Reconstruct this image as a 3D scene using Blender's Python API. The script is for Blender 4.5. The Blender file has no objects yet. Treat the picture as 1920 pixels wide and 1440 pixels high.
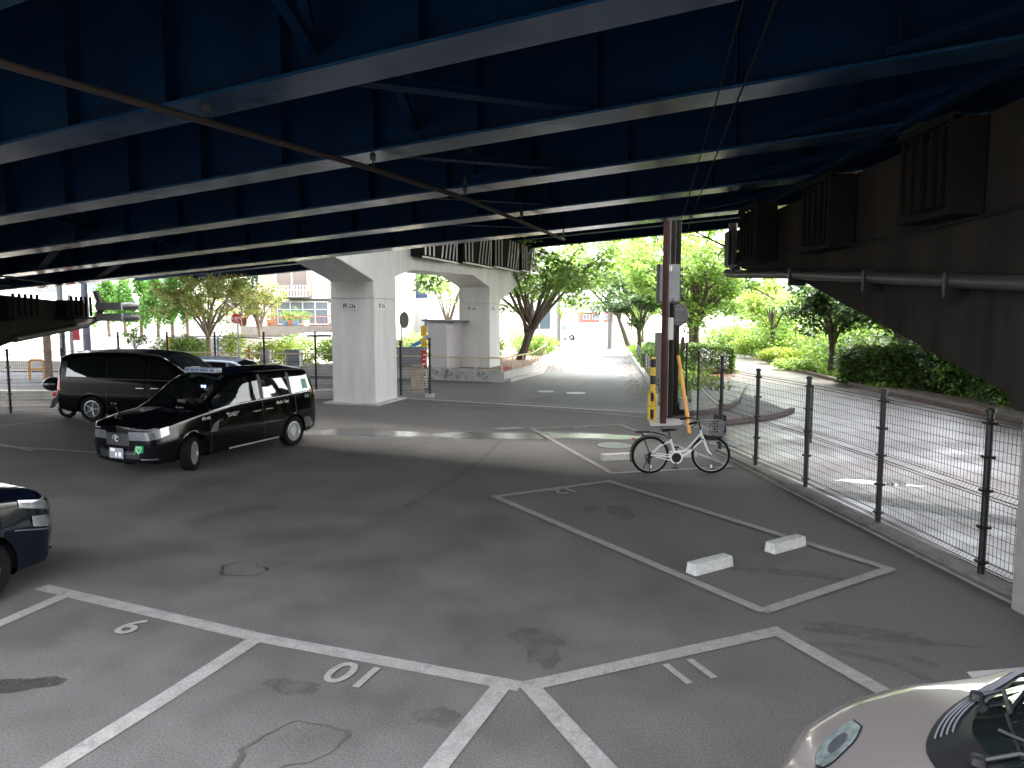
import bpy, bmesh, math, random
from math import sin, cos, pi, radians
from mathutils import Vector, Matrix
import numpy as np
random.seed(7); RNG = np.random.default_rng(7)
C = bpy.context.scene.collection
S = bpy.context.scene

# ------------------------------------------------------------------ camera, sky, sun, exposure
FPX, HOR, CH = 1370.0, 590.0, 2.8          # focal length and horizon in pixels of the 1920 wide photo, eye height
PITCH = math.atan((720 - HOR) / FPX)
cam_d = bpy.data.cameras.new('Camera'); cam = bpy.data.objects.new('Camera', cam_d); C.objects.link(cam)
cam_d.sensor_width = 36; cam_d.lens = 36 * FPX / 1920; cam_d.clip_end = 3000; cam_d.clip_start = 0.05
cam.location = (0, 0, CH); cam.rotation_euler = (pi / 2 - PITCH, 0, 0)
S.camera = cam
W = bpy.data.worlds.new('World'); S.world = W; W.use_nodes = True
nt = W.node_tree; bg = nt.nodes['Background']
sky = nt.nodes.new('ShaderNodeTexSky'); sky.sky_type = 'NISHITA'; sky.sun_disc = False
SUN_EL, SUN_AZ = radians(62), radians(60)
sky.sun_elevation = SUN_EL; sky.sun_rotation = SUN_AZ
sky.dust_density = 4.0; sky.air_density = 1.2; sky.ozone_density = 1.0
hs = nt.nodes.new('ShaderNodeHueSaturation'); hs.inputs['Saturation'].default_value = 0.30
nt.links.new(sky.outputs[0], hs.inputs['Color']); nt.links.new(hs.outputs[0], bg.inputs['Color'])
bg.inputs['Strength'].default_value = 0.15
sl = bpy.data.lights.new('Sun', 'SUN'); sl.energy = 1.3; sl.angle = radians(40); sl.color = (1, .95, .87)
so = bpy.data.objects.new('Sun', sl); C.objects.link(so)
sd = Vector((sin(SUN_AZ) * cos(SUN_EL), cos(SUN_AZ) * cos(SUN_EL), sin(SUN_EL)))
so.rotation_euler = sd.to_track_quat('Z', 'Y').to_euler(); so.location = (20, 20, 60)
S.view_settings.view_transform = 'Standard'; S.view_settings.look = 'None'
S.view_settings.exposure = 3.75; S.view_settings.gamma = 1; S.view_settings.use_curve_mapping = False
S.cycles.max_bounces = 10; S.cycles.diffuse_bounces = 5; S.cycles.transparent_max_bounces = 16
S.cycles.use_denoising = True
S.cycles.sample_clamp_indirect = 8

# ------------------------------------------------------------------ helpers
def ray(px, py):
    c, s = cos(PITCH), sin(PITCH); x = (px - 960) / FPX; v = (720 - py) / FPX
    return x, c + s * v, -s + c * v
def gp(px, py, z=0.0):                     # pixel -> point on the level z
    x, y, w = ray(px, py); k = (z - CH) / w
    return Vector((x * k, y * k, z))
def at(px, py, Y):                         # pixel -> point at the distance Y
    x, y, w = ray(px, py); k = Y / y
    return Vector((x * k, Y, CH + w * k))

MATS = {}
def mat(name, col, rough=.6, metal=0., var=.0, scale=6., bump=0., bscale=40., rvar=0., coat=0., spec=.5, col2=None, detail=5., stretch=None):
    if name in MATS: return MATS[name]
    m = bpy.data.materials.new(name); m.use_nodes = True; n = m.node_tree; b = n.nodes['Principled BSDF']
    b.inputs['Base Color'].default_value = (*col, 1); b.inputs['Roughness'].default_value = rough
    b.inputs['Metallic'].default_value = metal; b.inputs['Coat Weight'].default_value = coat
    b.inputs['Coat Roughness'].default_value = .03
    b.inputs['Specular IOR Level'].default_value = spec
    if var or bump or rvar or col2:
        tc = n.nodes.new('ShaderNodeTexCoord')
        nz = n.nodes.new('ShaderNodeTexNoise'); nz.inputs['Scale'].default_value = scale; nz.inputs['Detail'].default_value = detail
        nz.inputs['Roughness'].default_value = .65
        if stretch:
            mp = n.nodes.new('ShaderNodeMapping'); mp.inputs['Scale'].default_value = stretch; n.links.new(tc.outputs['Object'], mp.inputs['Vector']); n.links.new(mp.outputs[0], nz.inputs['Vector'])
        else: n.links.new(tc.outputs['Object'], nz.inputs['Vector'])
        if var or col2:
            r = n.nodes.new('ShaderNodeValToRGB'); r.color_ramp.elements[0].position = .3; r.color_ramp.elements[1].position = .7
            a = [max(0, c * (1 - var)) for c in col]; z = [min(1, c * (1 + var)) for c in (col2 or col)]
            r.color_ramp.elements[0].color = (*a, 1); r.color_ramp.elements[1].color = (*z, 1)
            n.links.new(nz.outputs['Fac'], r.inputs[0]); n.links.new(r.outputs[0], b.inputs['Base Color'])
        if rvar:
            mr = n.nodes.new('ShaderNodeMapRange'); mr.inputs[1].default_value = .35; mr.inputs[2].default_value = .65
            mr.inputs[3].default_value = max(0, rough - rvar); mr.inputs[4].default_value = min(1, rough + rvar)
            n.links.new(nz.outputs['Fac'], mr.inputs[0]); n.links.new(mr.outputs[0], b.inputs['Roughness'])
        if bump:
            n2 = n.nodes.new('ShaderNodeTexNoise'); n2.inputs['Scale'].default_value = bscale; n2.inputs['Detail'].default_value = 3
            n.links.new(tc.outputs['Object'], n2.inputs['Vector'])
            bp = n.nodes.new('ShaderNodeBump'); bp.inputs['Strength'].default_value = bump; bp.inputs['Distance'].default_value = min(.02, .5 / bscale)
            n.links.new(n2.outputs['Fac'], bp.inputs['Height']); n.links.new(bp.outputs[0], b.inputs['Normal'])
    MATS[name] = m; return m
def leafmat(name, c1, c2, trans=.35, rough=.45):
    if name in MATS: return MATS[name]
    m = bpy.data.materials.new(name); m.use_nodes = True; n = m.node_tree; b = n.nodes['Principled BSDF']
    g = n.nodes.new('ShaderNodeNewGeometry'); r = n.nodes.new('ShaderNodeValToRGB')
    r.color_ramp.elements[0].color = (*c1, 1); r.color_ramp.elements[1].color = (*c2, 1)
    n.links.new(g.outputs['Random Per Island'], r.inputs[0]); n.links.new(r.outputs[0], b.inputs['Base Color'])
    b.inputs['Roughness'].default_value = rough; b.inputs['Specular IOR Level'].default_value = .35
    t = n.nodes.new('ShaderNodeBsdfTranslucent'); mx = n.nodes.new('ShaderNodeMixShader'); mx.inputs[0].default_value = trans
    hsv = n.nodes.new('ShaderNodeHueSaturation'); hsv.inputs['Value'].default_value = 1.6; hsv.inputs['Hue'].default_value = .485
    n.links.new(r.outputs[0], hsv.inputs['Color']); n.links.new(hsv.outputs[0], t.inputs['Color'])
    o = n.nodes['Material Output']
    n.links.new(b.outputs[0], mx.inputs[1]); n.links.new(t.outputs[0], mx.inputs[2]); n.links.new(mx.outputs[0], o.inputs['Surface'])
    MATS[name] = m; return m
def glassmat(name, tint=(.01, .012, .012), alpha=.35):      # dark tinted pane, partly see-through
    if name in MATS: return MATS[name]
    m = bpy.data.materials.new(name); m.use_nodes = True; n = m.node_tree; b = n.nodes['Principled BSDF']
    b.inputs['Base Color'].default_value = (*tint, 1); b.inputs['Roughness'].default_value = .02; b.inputs['Specular IOR Level'].default_value = .75
    t = n.nodes.new('ShaderNodeBsdfTransparent'); t.inputs[0].default_value = (.8, .85, .83, 1)
    mx = n.nodes.new('ShaderNodeMixShader'); mx.inputs[0].default_value = alpha
    o = n.nodes['Material Output']
    n.links.new(b.outputs[0], mx.inputs[1]); n.links.new(t.outputs[0], mx.inputs[2]); n.links.new(mx.outputs[0], o.inputs['Surface'])
    MATS[name] = m; return m
def emit(name, col, st):
    if name in MATS: return MATS[name]
    m = bpy.data.materials.new(name); m.use_nodes = True; b = m.node_tree.nodes['Principled BSDF']
    b.inputs['Base Color'].default_value = (*col, 1); b.inputs['Emission Color'].default_value = (*col, 1); b.inputs['Emission Strength'].default_value = st
    MATS[name] = m; return m

def tag(o, label=None, cat=None, group=None, kind=None):
    if label: o['label'] = label
    if cat: o['category'] = cat
    if group: o['group'] = group
    if kind: o['kind'] = kind
    return o
def empty(name, loc=(0, 0, 0), rz=0., label=None, cat=None, group=None):
    o = bpy.data.objects.new(name, None); C.objects.link(o); o.location = Vector(loc).to_3d(); o.rotation_euler = (0, 0, rz); o.empty_display_size = .2
    return tag(o, label, cat, group)
def copy_tree(o, parent=None):
    c = o.copy(); C.objects.link(c)
    if parent: c.parent = parent
    for ch in list(o.children): copy_tree(ch, c)
    return c

class MB:
    def __init__(s): s.v = []; s.f = []
    def add(s, vs, fs):
        k = len(s.v); s.v += [tuple(v) for v in vs]; s.f += [tuple(i + k for i in f) for f in fs]; return s
    def box(s, x0, x1, y0, y1, z0, z1):
        return s.add([(x0, y0, z0), (x1, y0, z0), (x1, y1, z0), (x0, y1, z0), (x0, y0, z1), (x1, y0, z1), (x1, y1, z1), (x0, y1, z1)],
                     [(0, 3, 2, 1), (4, 5, 6, 7), (0, 1, 5, 4), (1, 2, 6, 5), (2, 3, 7, 6), (3, 0, 4, 7)])
    def bar(s, a, b, w, h=None):           # square bar from a to b
        a = Vector(a); b = Vector(b); d = (b - a).normalized(); h = h or w
        up = Vector((0, 0, 1)) if abs(d.z) < .95 else Vector((0, 1, 0))
        x = d.cross(up).normalized(); y = x.cross(d)
        vs = [p + x * i * w / 2 + y * j * h / 2 for p in (a, b) for i, j in ((-1, -1), (1, -1), (1, 1), (-1, 1))]
        return s.add(vs, [(0, 1, 2, 3), (7, 6, 5, 4), (0, 4, 5, 1), (1, 5, 6, 2), (2, 6, 7, 3), (3, 7, 4, 0)])
    def tube(s, pts, r, n=8, cap=True):
        pts = [Vector(p) for p in pts]; R = r if isinstance(r, (list, tuple)) else [r] * len(pts); vs = []; ref = None
        for i, p in enumerate(pts):
            d = (pts[min(i + 1, len(pts) - 1)] - pts[max(i - 1, 0)]).normalized()
            if ref is None: ref = Vector((0, 0, 1)) if abs(d.z) < .9 else Vector((1, 0, 0))
            x = d.cross(ref).normalized(); y = x.cross(d); ref = y
            vs += [p + (x * cos(2 * pi * k / n) + y * sin(2 * pi * k / n)) * R[i] for k in range(n)]
        fs = [(i * n + k, i * n + (k + 1) % n, (i + 1) * n + (k + 1) % n, (i + 1) * n + k) for i in range(len(pts) - 1) for k in range(n)]
        if cap: fs += [tuple(range(n - 1, -1, -1)), tuple((len(pts) - 1) * n + k for k in range(n))]
        return s.add(vs, fs)
    def lathe(s, prof, n=28, axis='z', o=(0, 0, 0)):
        vs = []
        for r, h in prof:
            for k in range(n):
                a = 2 * pi * k / n
                p = (r * cos(a), r * sin(a), h) if axis == 'z' else ((r * cos(a), h, r * sin(a)) if axis == 'y' else (h, r * cos(a), r * sin(a)))
                vs.append((p[0] + o[0], p[1] + o[1], p[2] + o[2]))
        m = len(prof)
        return s.add(vs, [(i * n + k, i * n + (k + 1) % n, (i + 1) * n + (k + 1) % n, (i + 1) * n + k) for i in range(m - 1) for k in range(n)])
    def prism(s, poly, d):                 # polygon (3-D points) swept by vector d
        n = len(poly); d = Vector(d); vs = [Vector(p) for p in poly] + [Vector(p) + d for p in poly]
        return s.add(vs, [tuple(range(n - 1, -1, -1)), tuple(range(n, 2 * n))] + [(i, (i + 1) % n, n + (i + 1) % n, n + i) for i in range(n)])
    def ball(s, c, r, n=10, m=7):
        rx, ry, rz = r if isinstance(r, (list, tuple)) else (r, r, r); vs = []
        for i in range(m + 1):
            t = pi * i / m
            for k in range(n): vs.append((c[0] + rx * sin(t) * cos(2 * pi * k / n), c[1] + ry * sin(t) * sin(2 * pi * k / n), c[2] + rz * cos(t)))
        return s.add(vs, [(i * n + k, (i + 1) * n + k, (i + 1) * n + (k + 1) % n, i * n + (k + 1) % n) for i in range(m) for k in range(n)])
    def build(s, name, m, parent=None, smooth=False, bevel=0., loc=None, fix=True):
        me = bpy.data.meshes.new(name); me.from_pydata(s.v, [], s.f); me.materials.append(m)
        if fix:
            bm = bmesh.new(); bm.from_mesh(me); bmesh.ops.recalc_face_normals(bm, faces=bm.faces)
            if bevel: bmesh.ops.bevel(bm, geom=[e for e in bm.edges if e.is_manifold and e.calc_face_angle(0) > .6], offset=bevel, segments=2, affect='EDGES', profile=.6)
            bm.to_mesh(me); bm.free()
        o = bpy.data.objects.new(name, me); C.objects.link(o)
        if smooth:
            me.shade_smooth()
            try: me.set_sharp_from_angle(angle=radians(40))
            except Exception: pass
        if parent: o.parent = parent
        if loc: o.location = loc
        return o
def sheet(name, pts, z, m, kind='structure', label=None):
    b = MB(); b.add([(p[0], p[1], z) for p in pts], [tuple(range(len(pts)))])
    o = b.build(name, m, fix=False)
    if o.data.polygons[0].normal.z < 0: o.data.flip_normals()
    return tag(o, label, None, None, kind)
def text_mesh(s, size, m, name, parent=None, depth=.002, bold=0.):
    cu = bpy.data.curves.new('txt', 'FONT'); cu.body = s; cu.size = size; cu.align_x = 'CENTER'; cu.align_y = 'CENTER'; cu.extrude = depth; cu.offset = bold
    t = bpy.data.objects.new('txt', cu); C.objects.link(t)
    dg = bpy.context.evaluated_depsgraph_get(); dg.update()
    me = bpy.data.meshes.new_from_object(t.evaluated_get(dg)); bpy.data.objects.remove(t); bpy.data.curves.remove(cu)
    me.materials.clear(); me.materials.append(m); me.name = name
    o = bpy.data.objects.new(name, me); C.objects.link(o)
    if parent: o.parent = parent
    return o
def orient(o, loc, right, up):             # text frame: x along right, y along up
    x = Vector(right).normalized(); y = Vector(up); y = (y - x * y.dot(x)).normalized(); z = x.cross(y)
    M = Matrix((x, y, z)).transposed().to_4x4(); M.translation = Vector(loc); o.matrix_local = M

# ------------------------------------------------------------------ materials
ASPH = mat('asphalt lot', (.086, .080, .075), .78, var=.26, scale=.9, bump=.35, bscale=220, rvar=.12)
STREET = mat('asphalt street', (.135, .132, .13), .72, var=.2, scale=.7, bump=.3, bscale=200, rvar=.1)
PATCH = mat('asphalt patch', (.10, .10, .102), .7, var=.15, scale=1.2, bump=.3, bscale=200, rvar=.08)
WET = mat('wet paving', (.092, .070, .069), .42, var=.28, scale=.8, bump=.14, bscale=70, rvar=.1)
WETASPH = mat('wet asphalt', (.03, .03, .032), .17, var=.2, scale=3, bump=.12, bscale=120, rvar=.08)
def wetmask(m):                             # a damp strip left by rain along the lot mouth: darker, glossier asphalt with ragged edges
    n = m.node_tree; b = n.nodes['Principled BSDF']; tc = n.nodes.new('ShaderNodeTexCoord'); sx = n.nodes.new('ShaderNodeSeparateXYZ'); nz = n.nodes.new('ShaderNodeTexNoise')
    nz.inputs['Scale'].default_value = .7; nz.inputs['Detail'].default_value = 6; n.links.new(tc.outputs['Object'], sx.inputs[0]); n.links.new(tc.outputs['Object'], nz.inputs['Vector'])
    def M(op, a, c=None, d=None):
        q = n.nodes.new('ShaderNodeMath'); q.operation = op
        for i, v in enumerate((a, c, d)):
            if v is None: continue
            if isinstance(v, (int, float)): q.inputs[i].default_value = v
            else: n.links.new(v, q.inputs[i])
        return q.outputs[0]
    yy = M('ADD', M('MULTIPLY', sx.outputs[0], .09), sx.outputs[1]); dy = M('ABSOLUTE', M('SUBTRACT', yy, 16.85)); dx = M('MAXIMUM', M('SUBTRACT', M('ABSOLUTE', M('ADD', sx.outputs[0], 1.2)), 3.2), 0)
    d = M('ADD', M('ADD', dy, M('MULTIPLY', dx, .35)), M('MULTIPLY', M('SUBTRACT', nz.outputs['Fac'], .5), 1.5)); mr = n.nodes.new('ShaderNodeMapRange'); mr.interpolation_type = 'SMOOTHSTEP'
    n.links.new(d, mr.inputs[0]); mr.inputs[1].default_value = .30; mr.inputs[2].default_value = .72; mr.inputs[3].default_value = 1; mr.inputs[4].default_value = 0
    for sock, wetv in (('Roughness', .2), ('Base Color', None)):
        src = b.inputs[sock].links[0].from_socket
        if sock == 'Roughness':
            mx = n.nodes.new('ShaderNodeMix'); mx.data_type = 'FLOAT'; n.links.new(mr.outputs[0], mx.inputs[0]); n.links.new(src, mx.inputs[2]); mx.inputs[3].default_value = wetv; n.links.new(mx.outputs[0], b.inputs[sock])
        else:
            mx = n.nodes.new('ShaderNodeMix'); mx.data_type = 'RGBA'; n.links.new(mr.outputs[0], mx.inputs[0]); n.links.new(src, mx.inputs[6]); mx.inputs[7].default_value = (.034, .034, .036, 1); n.links.new(mx.outputs[2], b.inputs[sock])
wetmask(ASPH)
def speckle(m, scale, lo, hi, wear=None):   # fine aggregate grain; wear = colour of the bare surface showing through worn paint
    n = m.node_tree; b = n.nodes['Principled BSDF']; src = b.inputs['Base Color'].links[0].from_socket; tc = n.nodes.new('ShaderNodeTexCoord')
    nz = n.nodes.new('ShaderNodeTexNoise'); nz.inputs['Scale'].default_value = scale; nz.inputs['Detail'].default_value = 2; n.links.new(tc.outputs['Object'], nz.inputs['Vector'])
    mr = n.nodes.new('ShaderNodeMapRange'); n.links.new(nz.outputs['Fac'], mr.inputs[0]); mr.inputs[1].default_value = .3; mr.inputs[2].default_value = .7; mr.inputs[3].default_value = lo; mr.inputs[4].default_value = hi
    mx = n.nodes.new('ShaderNodeMix'); mx.data_type = 'RGBA'; mx.blend_type = 'MULTIPLY'; mx.inputs[0].default_value = 1; n.links.new(src, mx.inputs[6]); n.links.new(mr.outputs[0], mx.inputs[7]); out = mx.outputs[2]
    if wear:
        n2 = n.nodes.new('ShaderNodeTexNoise'); n2.inputs['Scale'].default_value = 7; n2.inputs['Detail'].default_value = 9; n2.inputs['Roughness'].default_value = .75; n.links.new(tc.outputs['Object'], n2.inputs['Vector'])
        r2 = n.nodes.new('ShaderNodeMapRange'); n.links.new(n2.outputs['Fac'], r2.inputs[0]); r2.inputs[1].default_value = .53; r2.inputs[2].default_value = .68; r2.inputs[3].default_value = 0; r2.inputs[4].default_value = .8
        m2 = n.nodes.new('ShaderNodeMix'); m2.data_type = 'RGBA'; n.links.new(r2.outputs[0], m2.inputs[0]); n.links.new(out, m2.inputs[6]); m2.inputs[7].default_value = (*wear, 1); out = m2.outputs[2]
    n.links.new(out, b.inputs['Base Color'])
speckle(ASPH, 70, .62, 1.38); speckle(STREET, 60, .7, 1.3); speckle(PATCH, 60, .7, 1.3)
LINE = mat('road paint worn', (.235, .218, .203), .7, var=.18, scale=5, bump=.2, bscale=180); speckle(LINE, 60, .8, 1.2, (.12, .115, .11))
CONC = mat('concrete', (.40, .385, .36), .8, var=.14, scale=2.2, bump=.15, bscale=60)
CONCD = mat('shade tinted concrete', (.021, .0185, .016), .9, spec=.08, var=.35, scale=1.5, bump=.2, bscale=50, stretch=(1.5, 1.5, .25), detail=8)  # pier tone darkened to hold the shade under the deck; footings reuse it
CONCW = mat('painted concrete', (.60, .595, .575), .7, var=.13, scale=1.6, bump=.1, bscale=40, stretch=(1.6, 1.6, .22), detail=8)
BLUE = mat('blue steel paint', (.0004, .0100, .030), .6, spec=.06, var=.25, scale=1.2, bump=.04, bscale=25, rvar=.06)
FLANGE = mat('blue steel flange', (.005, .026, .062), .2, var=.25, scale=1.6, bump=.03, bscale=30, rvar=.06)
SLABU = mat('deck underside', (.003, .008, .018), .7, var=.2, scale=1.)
RUST = mat('rusty pipe', (.018, .011, .009), .75, var=.35, scale=6, bump=.2)
CAGE = mat('bracket grey brown', (.010, .009, .008), .8, spec=.08, var=.15, scale=3)
BLACKM = mat('black metal', (.006, .006, .007), .45, var=.2, scale=8)
GALV = mat('galvanised steel', (.34, .35, .36), .45, .6, var=.12, scale=6)
GREYP = mat('grey paint', (.24, .25, .26), .55, var=.1, scale=4)
DKGREY = mat('dark grey', (.05, .05, .052), .6, var=.1)
BROWNP = mat('brown pole paint', (.045, .017, .015), .6, spec=.2, var=.2, scale=4)
DARKPOLE = mat('dark pole paint', (.014, .011, .010), .6, spec=.15, var=.2, scale=4)
YEL = mat('yellow paint', (.62, .40, .035), .5, var=.12, scale=6)
ORG = mat('orange cover', (.60, .27, .05), .5, var=.12, scale=5)
CREAM = mat('cream rail paint', (.55, .47, .30), .5, var=.1, scale=6)
WHITEW = mat('white wall', (.78, .77, .75), .8, var=.04, scale=.6)
GREYW = mat('grey wall', (.45, .45, .45), .8, var=.08, scale=.8)
BEIGEW = mat('beige wall', (.60, .50, .40), .8, var=.08, scale=.8)
NAVY = mat('navy cladding', (.06, .10, .20), .6, var=.1)
BRICKR = mat('red brick wall', (.30, .10, .07), .8, var=.2, scale=8)
ROOFG = mat('roof grey', (.12, .12, .13), .7, var=.15, scale=3)
PANE = mat('window pane', (.10, .13, .16), .08, spec=.8)
CURT = mat('curtain grey', (.14, .16, .19), .5, var=.1, scale=10)
SHUT = mat('shutter beige', (.17, .135, .12), .6, var=.06, scale=8)
WFRAME = mat('white frame', (.75, .76, .78), .5)
SAND = mat('park sand', (.42, .39, .34), .9, var=.12, scale=.5, bump=.1)
SOIL = mat('soil leaf litter', (.20, .13, .08), .95, var=.35, scale=5, bump=.4, bscale=40)
GRASSG = mat('grass ground', (.09, .15, .035), .95, var=.35, scale=2.5, bump=.5, bscale=50)
DIRT = mat('ground dirt', (.22, .20, .16), .95, var=.2, scale=.6)
KERBB = mat('brown kerb', (.13, .095, .085), .8, var=.2, scale=5, bump=.2)
BARK = mat('bark', (.085, .065, .05), .9, var=.35, scale=9, bump=.5, bscale=30)
BARKL = mat('light bark', (.16, .12, .09), .9, var=.3, scale=9, bump=.4, bscale=30)
PAINTK = mat('black car paint', (.0022, .0022, .003), .1, coat=.45, spec=.1)
PAINTV = mat('dull black car paint', (.002, .002, .0025), .2, coat=.12, spec=.06)  # low coat and specular keep sheen off the van's side
PAINTN = mat('blue black car paint', (.002, .0035, .008), .1, coat=.55, spec=.12)
PAINTS = mat('rose silver car paint', (.30, .262, .252), .3, .6, coat=1., var=.03, scale=300)
PAINTW = mat('white car paint', (.75, .75, .75), .25, coat=.6)
RUBBER = mat('rubber', (.005, .005, .005), .8, spec=.12, var=.2, scale=20)
RIM = mat('alloy', (.55, .56, .58), .28, .8)
RIMD = mat('dark alloy', (.25, .26, .27), .35, .8)
CHROME = mat('chrome', (.75, .76, .78), .08, 1.)
TRIM = mat('black trim', (.008, .008, .009), .45)
CARG = mat('car glass opaque', (.006, .008, .008), .02, spec=.9)
CARGT = glassmat('car glass tinted', alpha=.45)
LAMPG = mat('lamp lens', (.20, .21, .225), .08, .55, var=.35, scale=30, spec=.8)
LAMPD = mat('lamp reflector', (.12, .13, .14), .1, .6, spec=.9)
REDL = mat('red lens', (.55, .012, .015), .12, coat=1.)
GREENS = mat('green sticker', (.015, .28, .10), .4)
GREENL = mat('pale green print', (.45, .72, .40), .45)
WHITEP = mat('white print', (.8, .8, .8), .5)
BLACKP = mat('black print', (.015, .015, .018), .6)
SKIN = mat('skin', (.45, .27, .19), .55)
CLOTH = mat('dark suit', (.02, .022, .03), .85)
MASKM = mat('white mask', (.72, .75, .78), .8)
HAIR = mat('black hair', (.01, .009, .008), .6)
REDS = mat('red sign', (.50, .03, .035), .45, var=.06)
WOOD = mat('wood', (.30, .20, .12), .7, var=.2, scale=8)
BLUES = mat('blue slide', (.03, .16, .42), .4)
GREENM = mat('green mat', (.03, .36, .22), .8, var=.15)
TERRA = mat('terracotta', (.40, .16, .09), .8, var=.1)
STAIN = mat('oil stain', (.034, .032, .030), .62, var=.25, scale=9)
LEAFDRY = mat('dry leaves', (.38, .20, .07), .8, var=.4, scale=12)
IRON = mat('cast iron', (.20, .21, .22), .35, .5, var=.3, scale=25, bump=.6, bscale=40)
BIKEW = mat('white bicycle paint', (.72, .72, .70), .3, coat=.5)
# ------------------------------------------------------------------ ground, roads, markings
sheet('ground', [(-900, -300), (900, -300), (900, 1500), (-900, 1500)], -.03, DIRT)
def fence_x(Y): return 4.97 + (4.27 - 4.97) * (Y - 7.5) / (14.75 - 7.5)
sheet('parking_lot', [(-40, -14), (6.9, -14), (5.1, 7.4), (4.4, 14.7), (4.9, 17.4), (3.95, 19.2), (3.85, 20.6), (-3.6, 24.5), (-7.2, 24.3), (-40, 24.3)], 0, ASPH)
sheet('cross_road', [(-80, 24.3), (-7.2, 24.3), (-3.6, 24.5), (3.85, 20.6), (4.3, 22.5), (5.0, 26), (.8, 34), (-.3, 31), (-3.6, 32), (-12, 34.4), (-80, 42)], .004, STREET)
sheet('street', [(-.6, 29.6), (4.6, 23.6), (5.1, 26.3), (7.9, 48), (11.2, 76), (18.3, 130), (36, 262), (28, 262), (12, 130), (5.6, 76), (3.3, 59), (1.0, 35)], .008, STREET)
sheet('asphalt_patch', [gp(970, 752), gp(1070, 735), gp(1100, 712), gp(1190, 706), gp(1213, 765), gp(1120, 762)], .012, PATCH)
sheet('side_road', [(6.9, -14), (30, -14), (13.2, 14), (13.2, 26), (14.2, 38), (16.6, 52), (16.0, 60), (13.4, 60), (12.2, 44), (10.2, 35), (8.6, 27), (7.4, 24.3), (4.3, 22.6), (3.85, 20.6), (3.95, 19.2), (4.9, 17.4), (4.4, 14.7), (5.1, 7.4)], -.004, WET)
sheet('walkway', [(13.4, -14), (18, -14), (14.6, 26), (13.6, 29), (13.35, 26), (13.3, 16)], .1, mat('walkway paving', (.16, .14, .13), .6, var=.2, scale=2, bump=.2, rvar=.15))
sheet('park_ground', [(-75, 41.5), (-12, 35.0), (-3.9, 33.0), (-1.6, 44), (-3, 82), (-75, 82)], .02, SAND)
sheet('apron', [gp(1300, 797), gp(1360, 794), gp(1400, 790), gp(1440, 784), gp(1468, 778), gp(1486, 772), gp(1440, 754), gp(1366, 729), gp(1330, 735), gp(1296, 760)], .002, PATCH)
b = MB()
def kerb(mb, pts, w=.14, h=.12, z=0):
    for a, c in zip(pts[:-1], pts[1:]):
        mb.bar((a[0], a[1], z + h / 2), (c[0], c[1], z + h / 2), w, h)
kerb(b, [gp(1322, 798), gp(1360, 795), gp(1400, 791), gp(1440, 785), gp(1468, 779), gp(1486, 772)])
b.build('kerb', KERBB)['kind'] = 'structure'
b = MB(); kerb(b, [gp(1296, 779), gp(1325, 776), gp(1350, 771), gp(1372, 764), gp(1385, 755)])
b.build('kerb', KERBB)['kind'] = 'structure'
b = MB(); kerb(b, [(30, -14), (13.25, 12), (13.25, 26), (14.3, 38), (16.7, 52)], .16, .13)
b.build('kerb', KERBB)['kind'] = 'structure'
b = MB(); kerb(b, [(4.45, 22.6), (5.2, 26.3), (7.95, 48), (11.3, 76), (18.4, 130)], .2, .14)
b.build('kerb', CONC)['kind'] = 'structure'
b = MB(); kerb(b, [(-.15, 30.3), (1.4, 35), (3.6, 59), (5.3, 76)], .25, .15)
b.build('kerb', CONC)['kind'] = 'structure'
b = MB(); kerb(b, [(-40, 24.25), (-7.4, 24.4), (-5.4, 24.6)], .5, .28)
b.build('kerb', CONC)['kind'] = 'structure'
# fence footing kerb and gutter along the lot's right side
b = MB(); kerb(b, [(7.3, -14), (fence_x(7.5) , 7.5), (4.27, 14.75)], .22, .07)
b.build('kerb', mat('dirty kerb', (.13, .12, .11), .85, var=.35, scale=4, bump=.2))['kind'] = 'structure'
b = MB(); kerb(b, [(4.12, 14.7), (4.82, 7.4), (7.1, -14)], .05, .03)
b.build('gutter', mat('gutter concrete', (.17, .16, .15), .85, var=.35, scale=4))['kind'] = 'structure'
sheet('gutter_dirt', [(4.15, 14.7), (4.26, 14.7), (4.98, 7.4), (4.85, 7.4)], .006, SOIL)
# verges
sheet('verge', [(4.6, 22.7), (5.3, 26.3), (8.1, 48), (11.4, 76), (18.5, 130), (24, 130), (15.6, 62), (13.2, 60), (12.0, 44), (10.0, 35), (8.3, 31), (7.6, 27), (6.6, 24.2)], .05, GRASSG)
sheet('paved_island', [gp(1296, 777), gp(1350, 770), gp(1384, 755), gp(1402, 722), gp(1380, 705), gp(1296, 706)], .09, mat('island paving', (.19, .17, .16), .5, var=.2, scale=2, bump=.2, rvar=.15))
sheet('verge', [(13.45, 28.6), (14.4, 38), (16.8, 52), (16.2, 62), (22, 90), (40, 90), (30, -14), (18.1, -14), (14.7, 26)], .06, GRASSG)
sheet('planting_bed', [(-3.3, 32.2), (-.3, 31.3), (1.2, 35), (3.4, 59), (1, 60), (-1.5, 45)], .38, SOIL)
sheet('concrete_slab', [gp(1812, 1261), gp(1935, 1251), gp(1935, 1290), gp(1838, 1290)], .006, CONC)
# pale gutter line across the lot mouth, white stop line
b = MB(); b.bar((-3.9, 24.55, .008), (3.8, 20.75, .008), .07, .012); b.build('gutter', CONC)['kind'] = 'structure'

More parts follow.
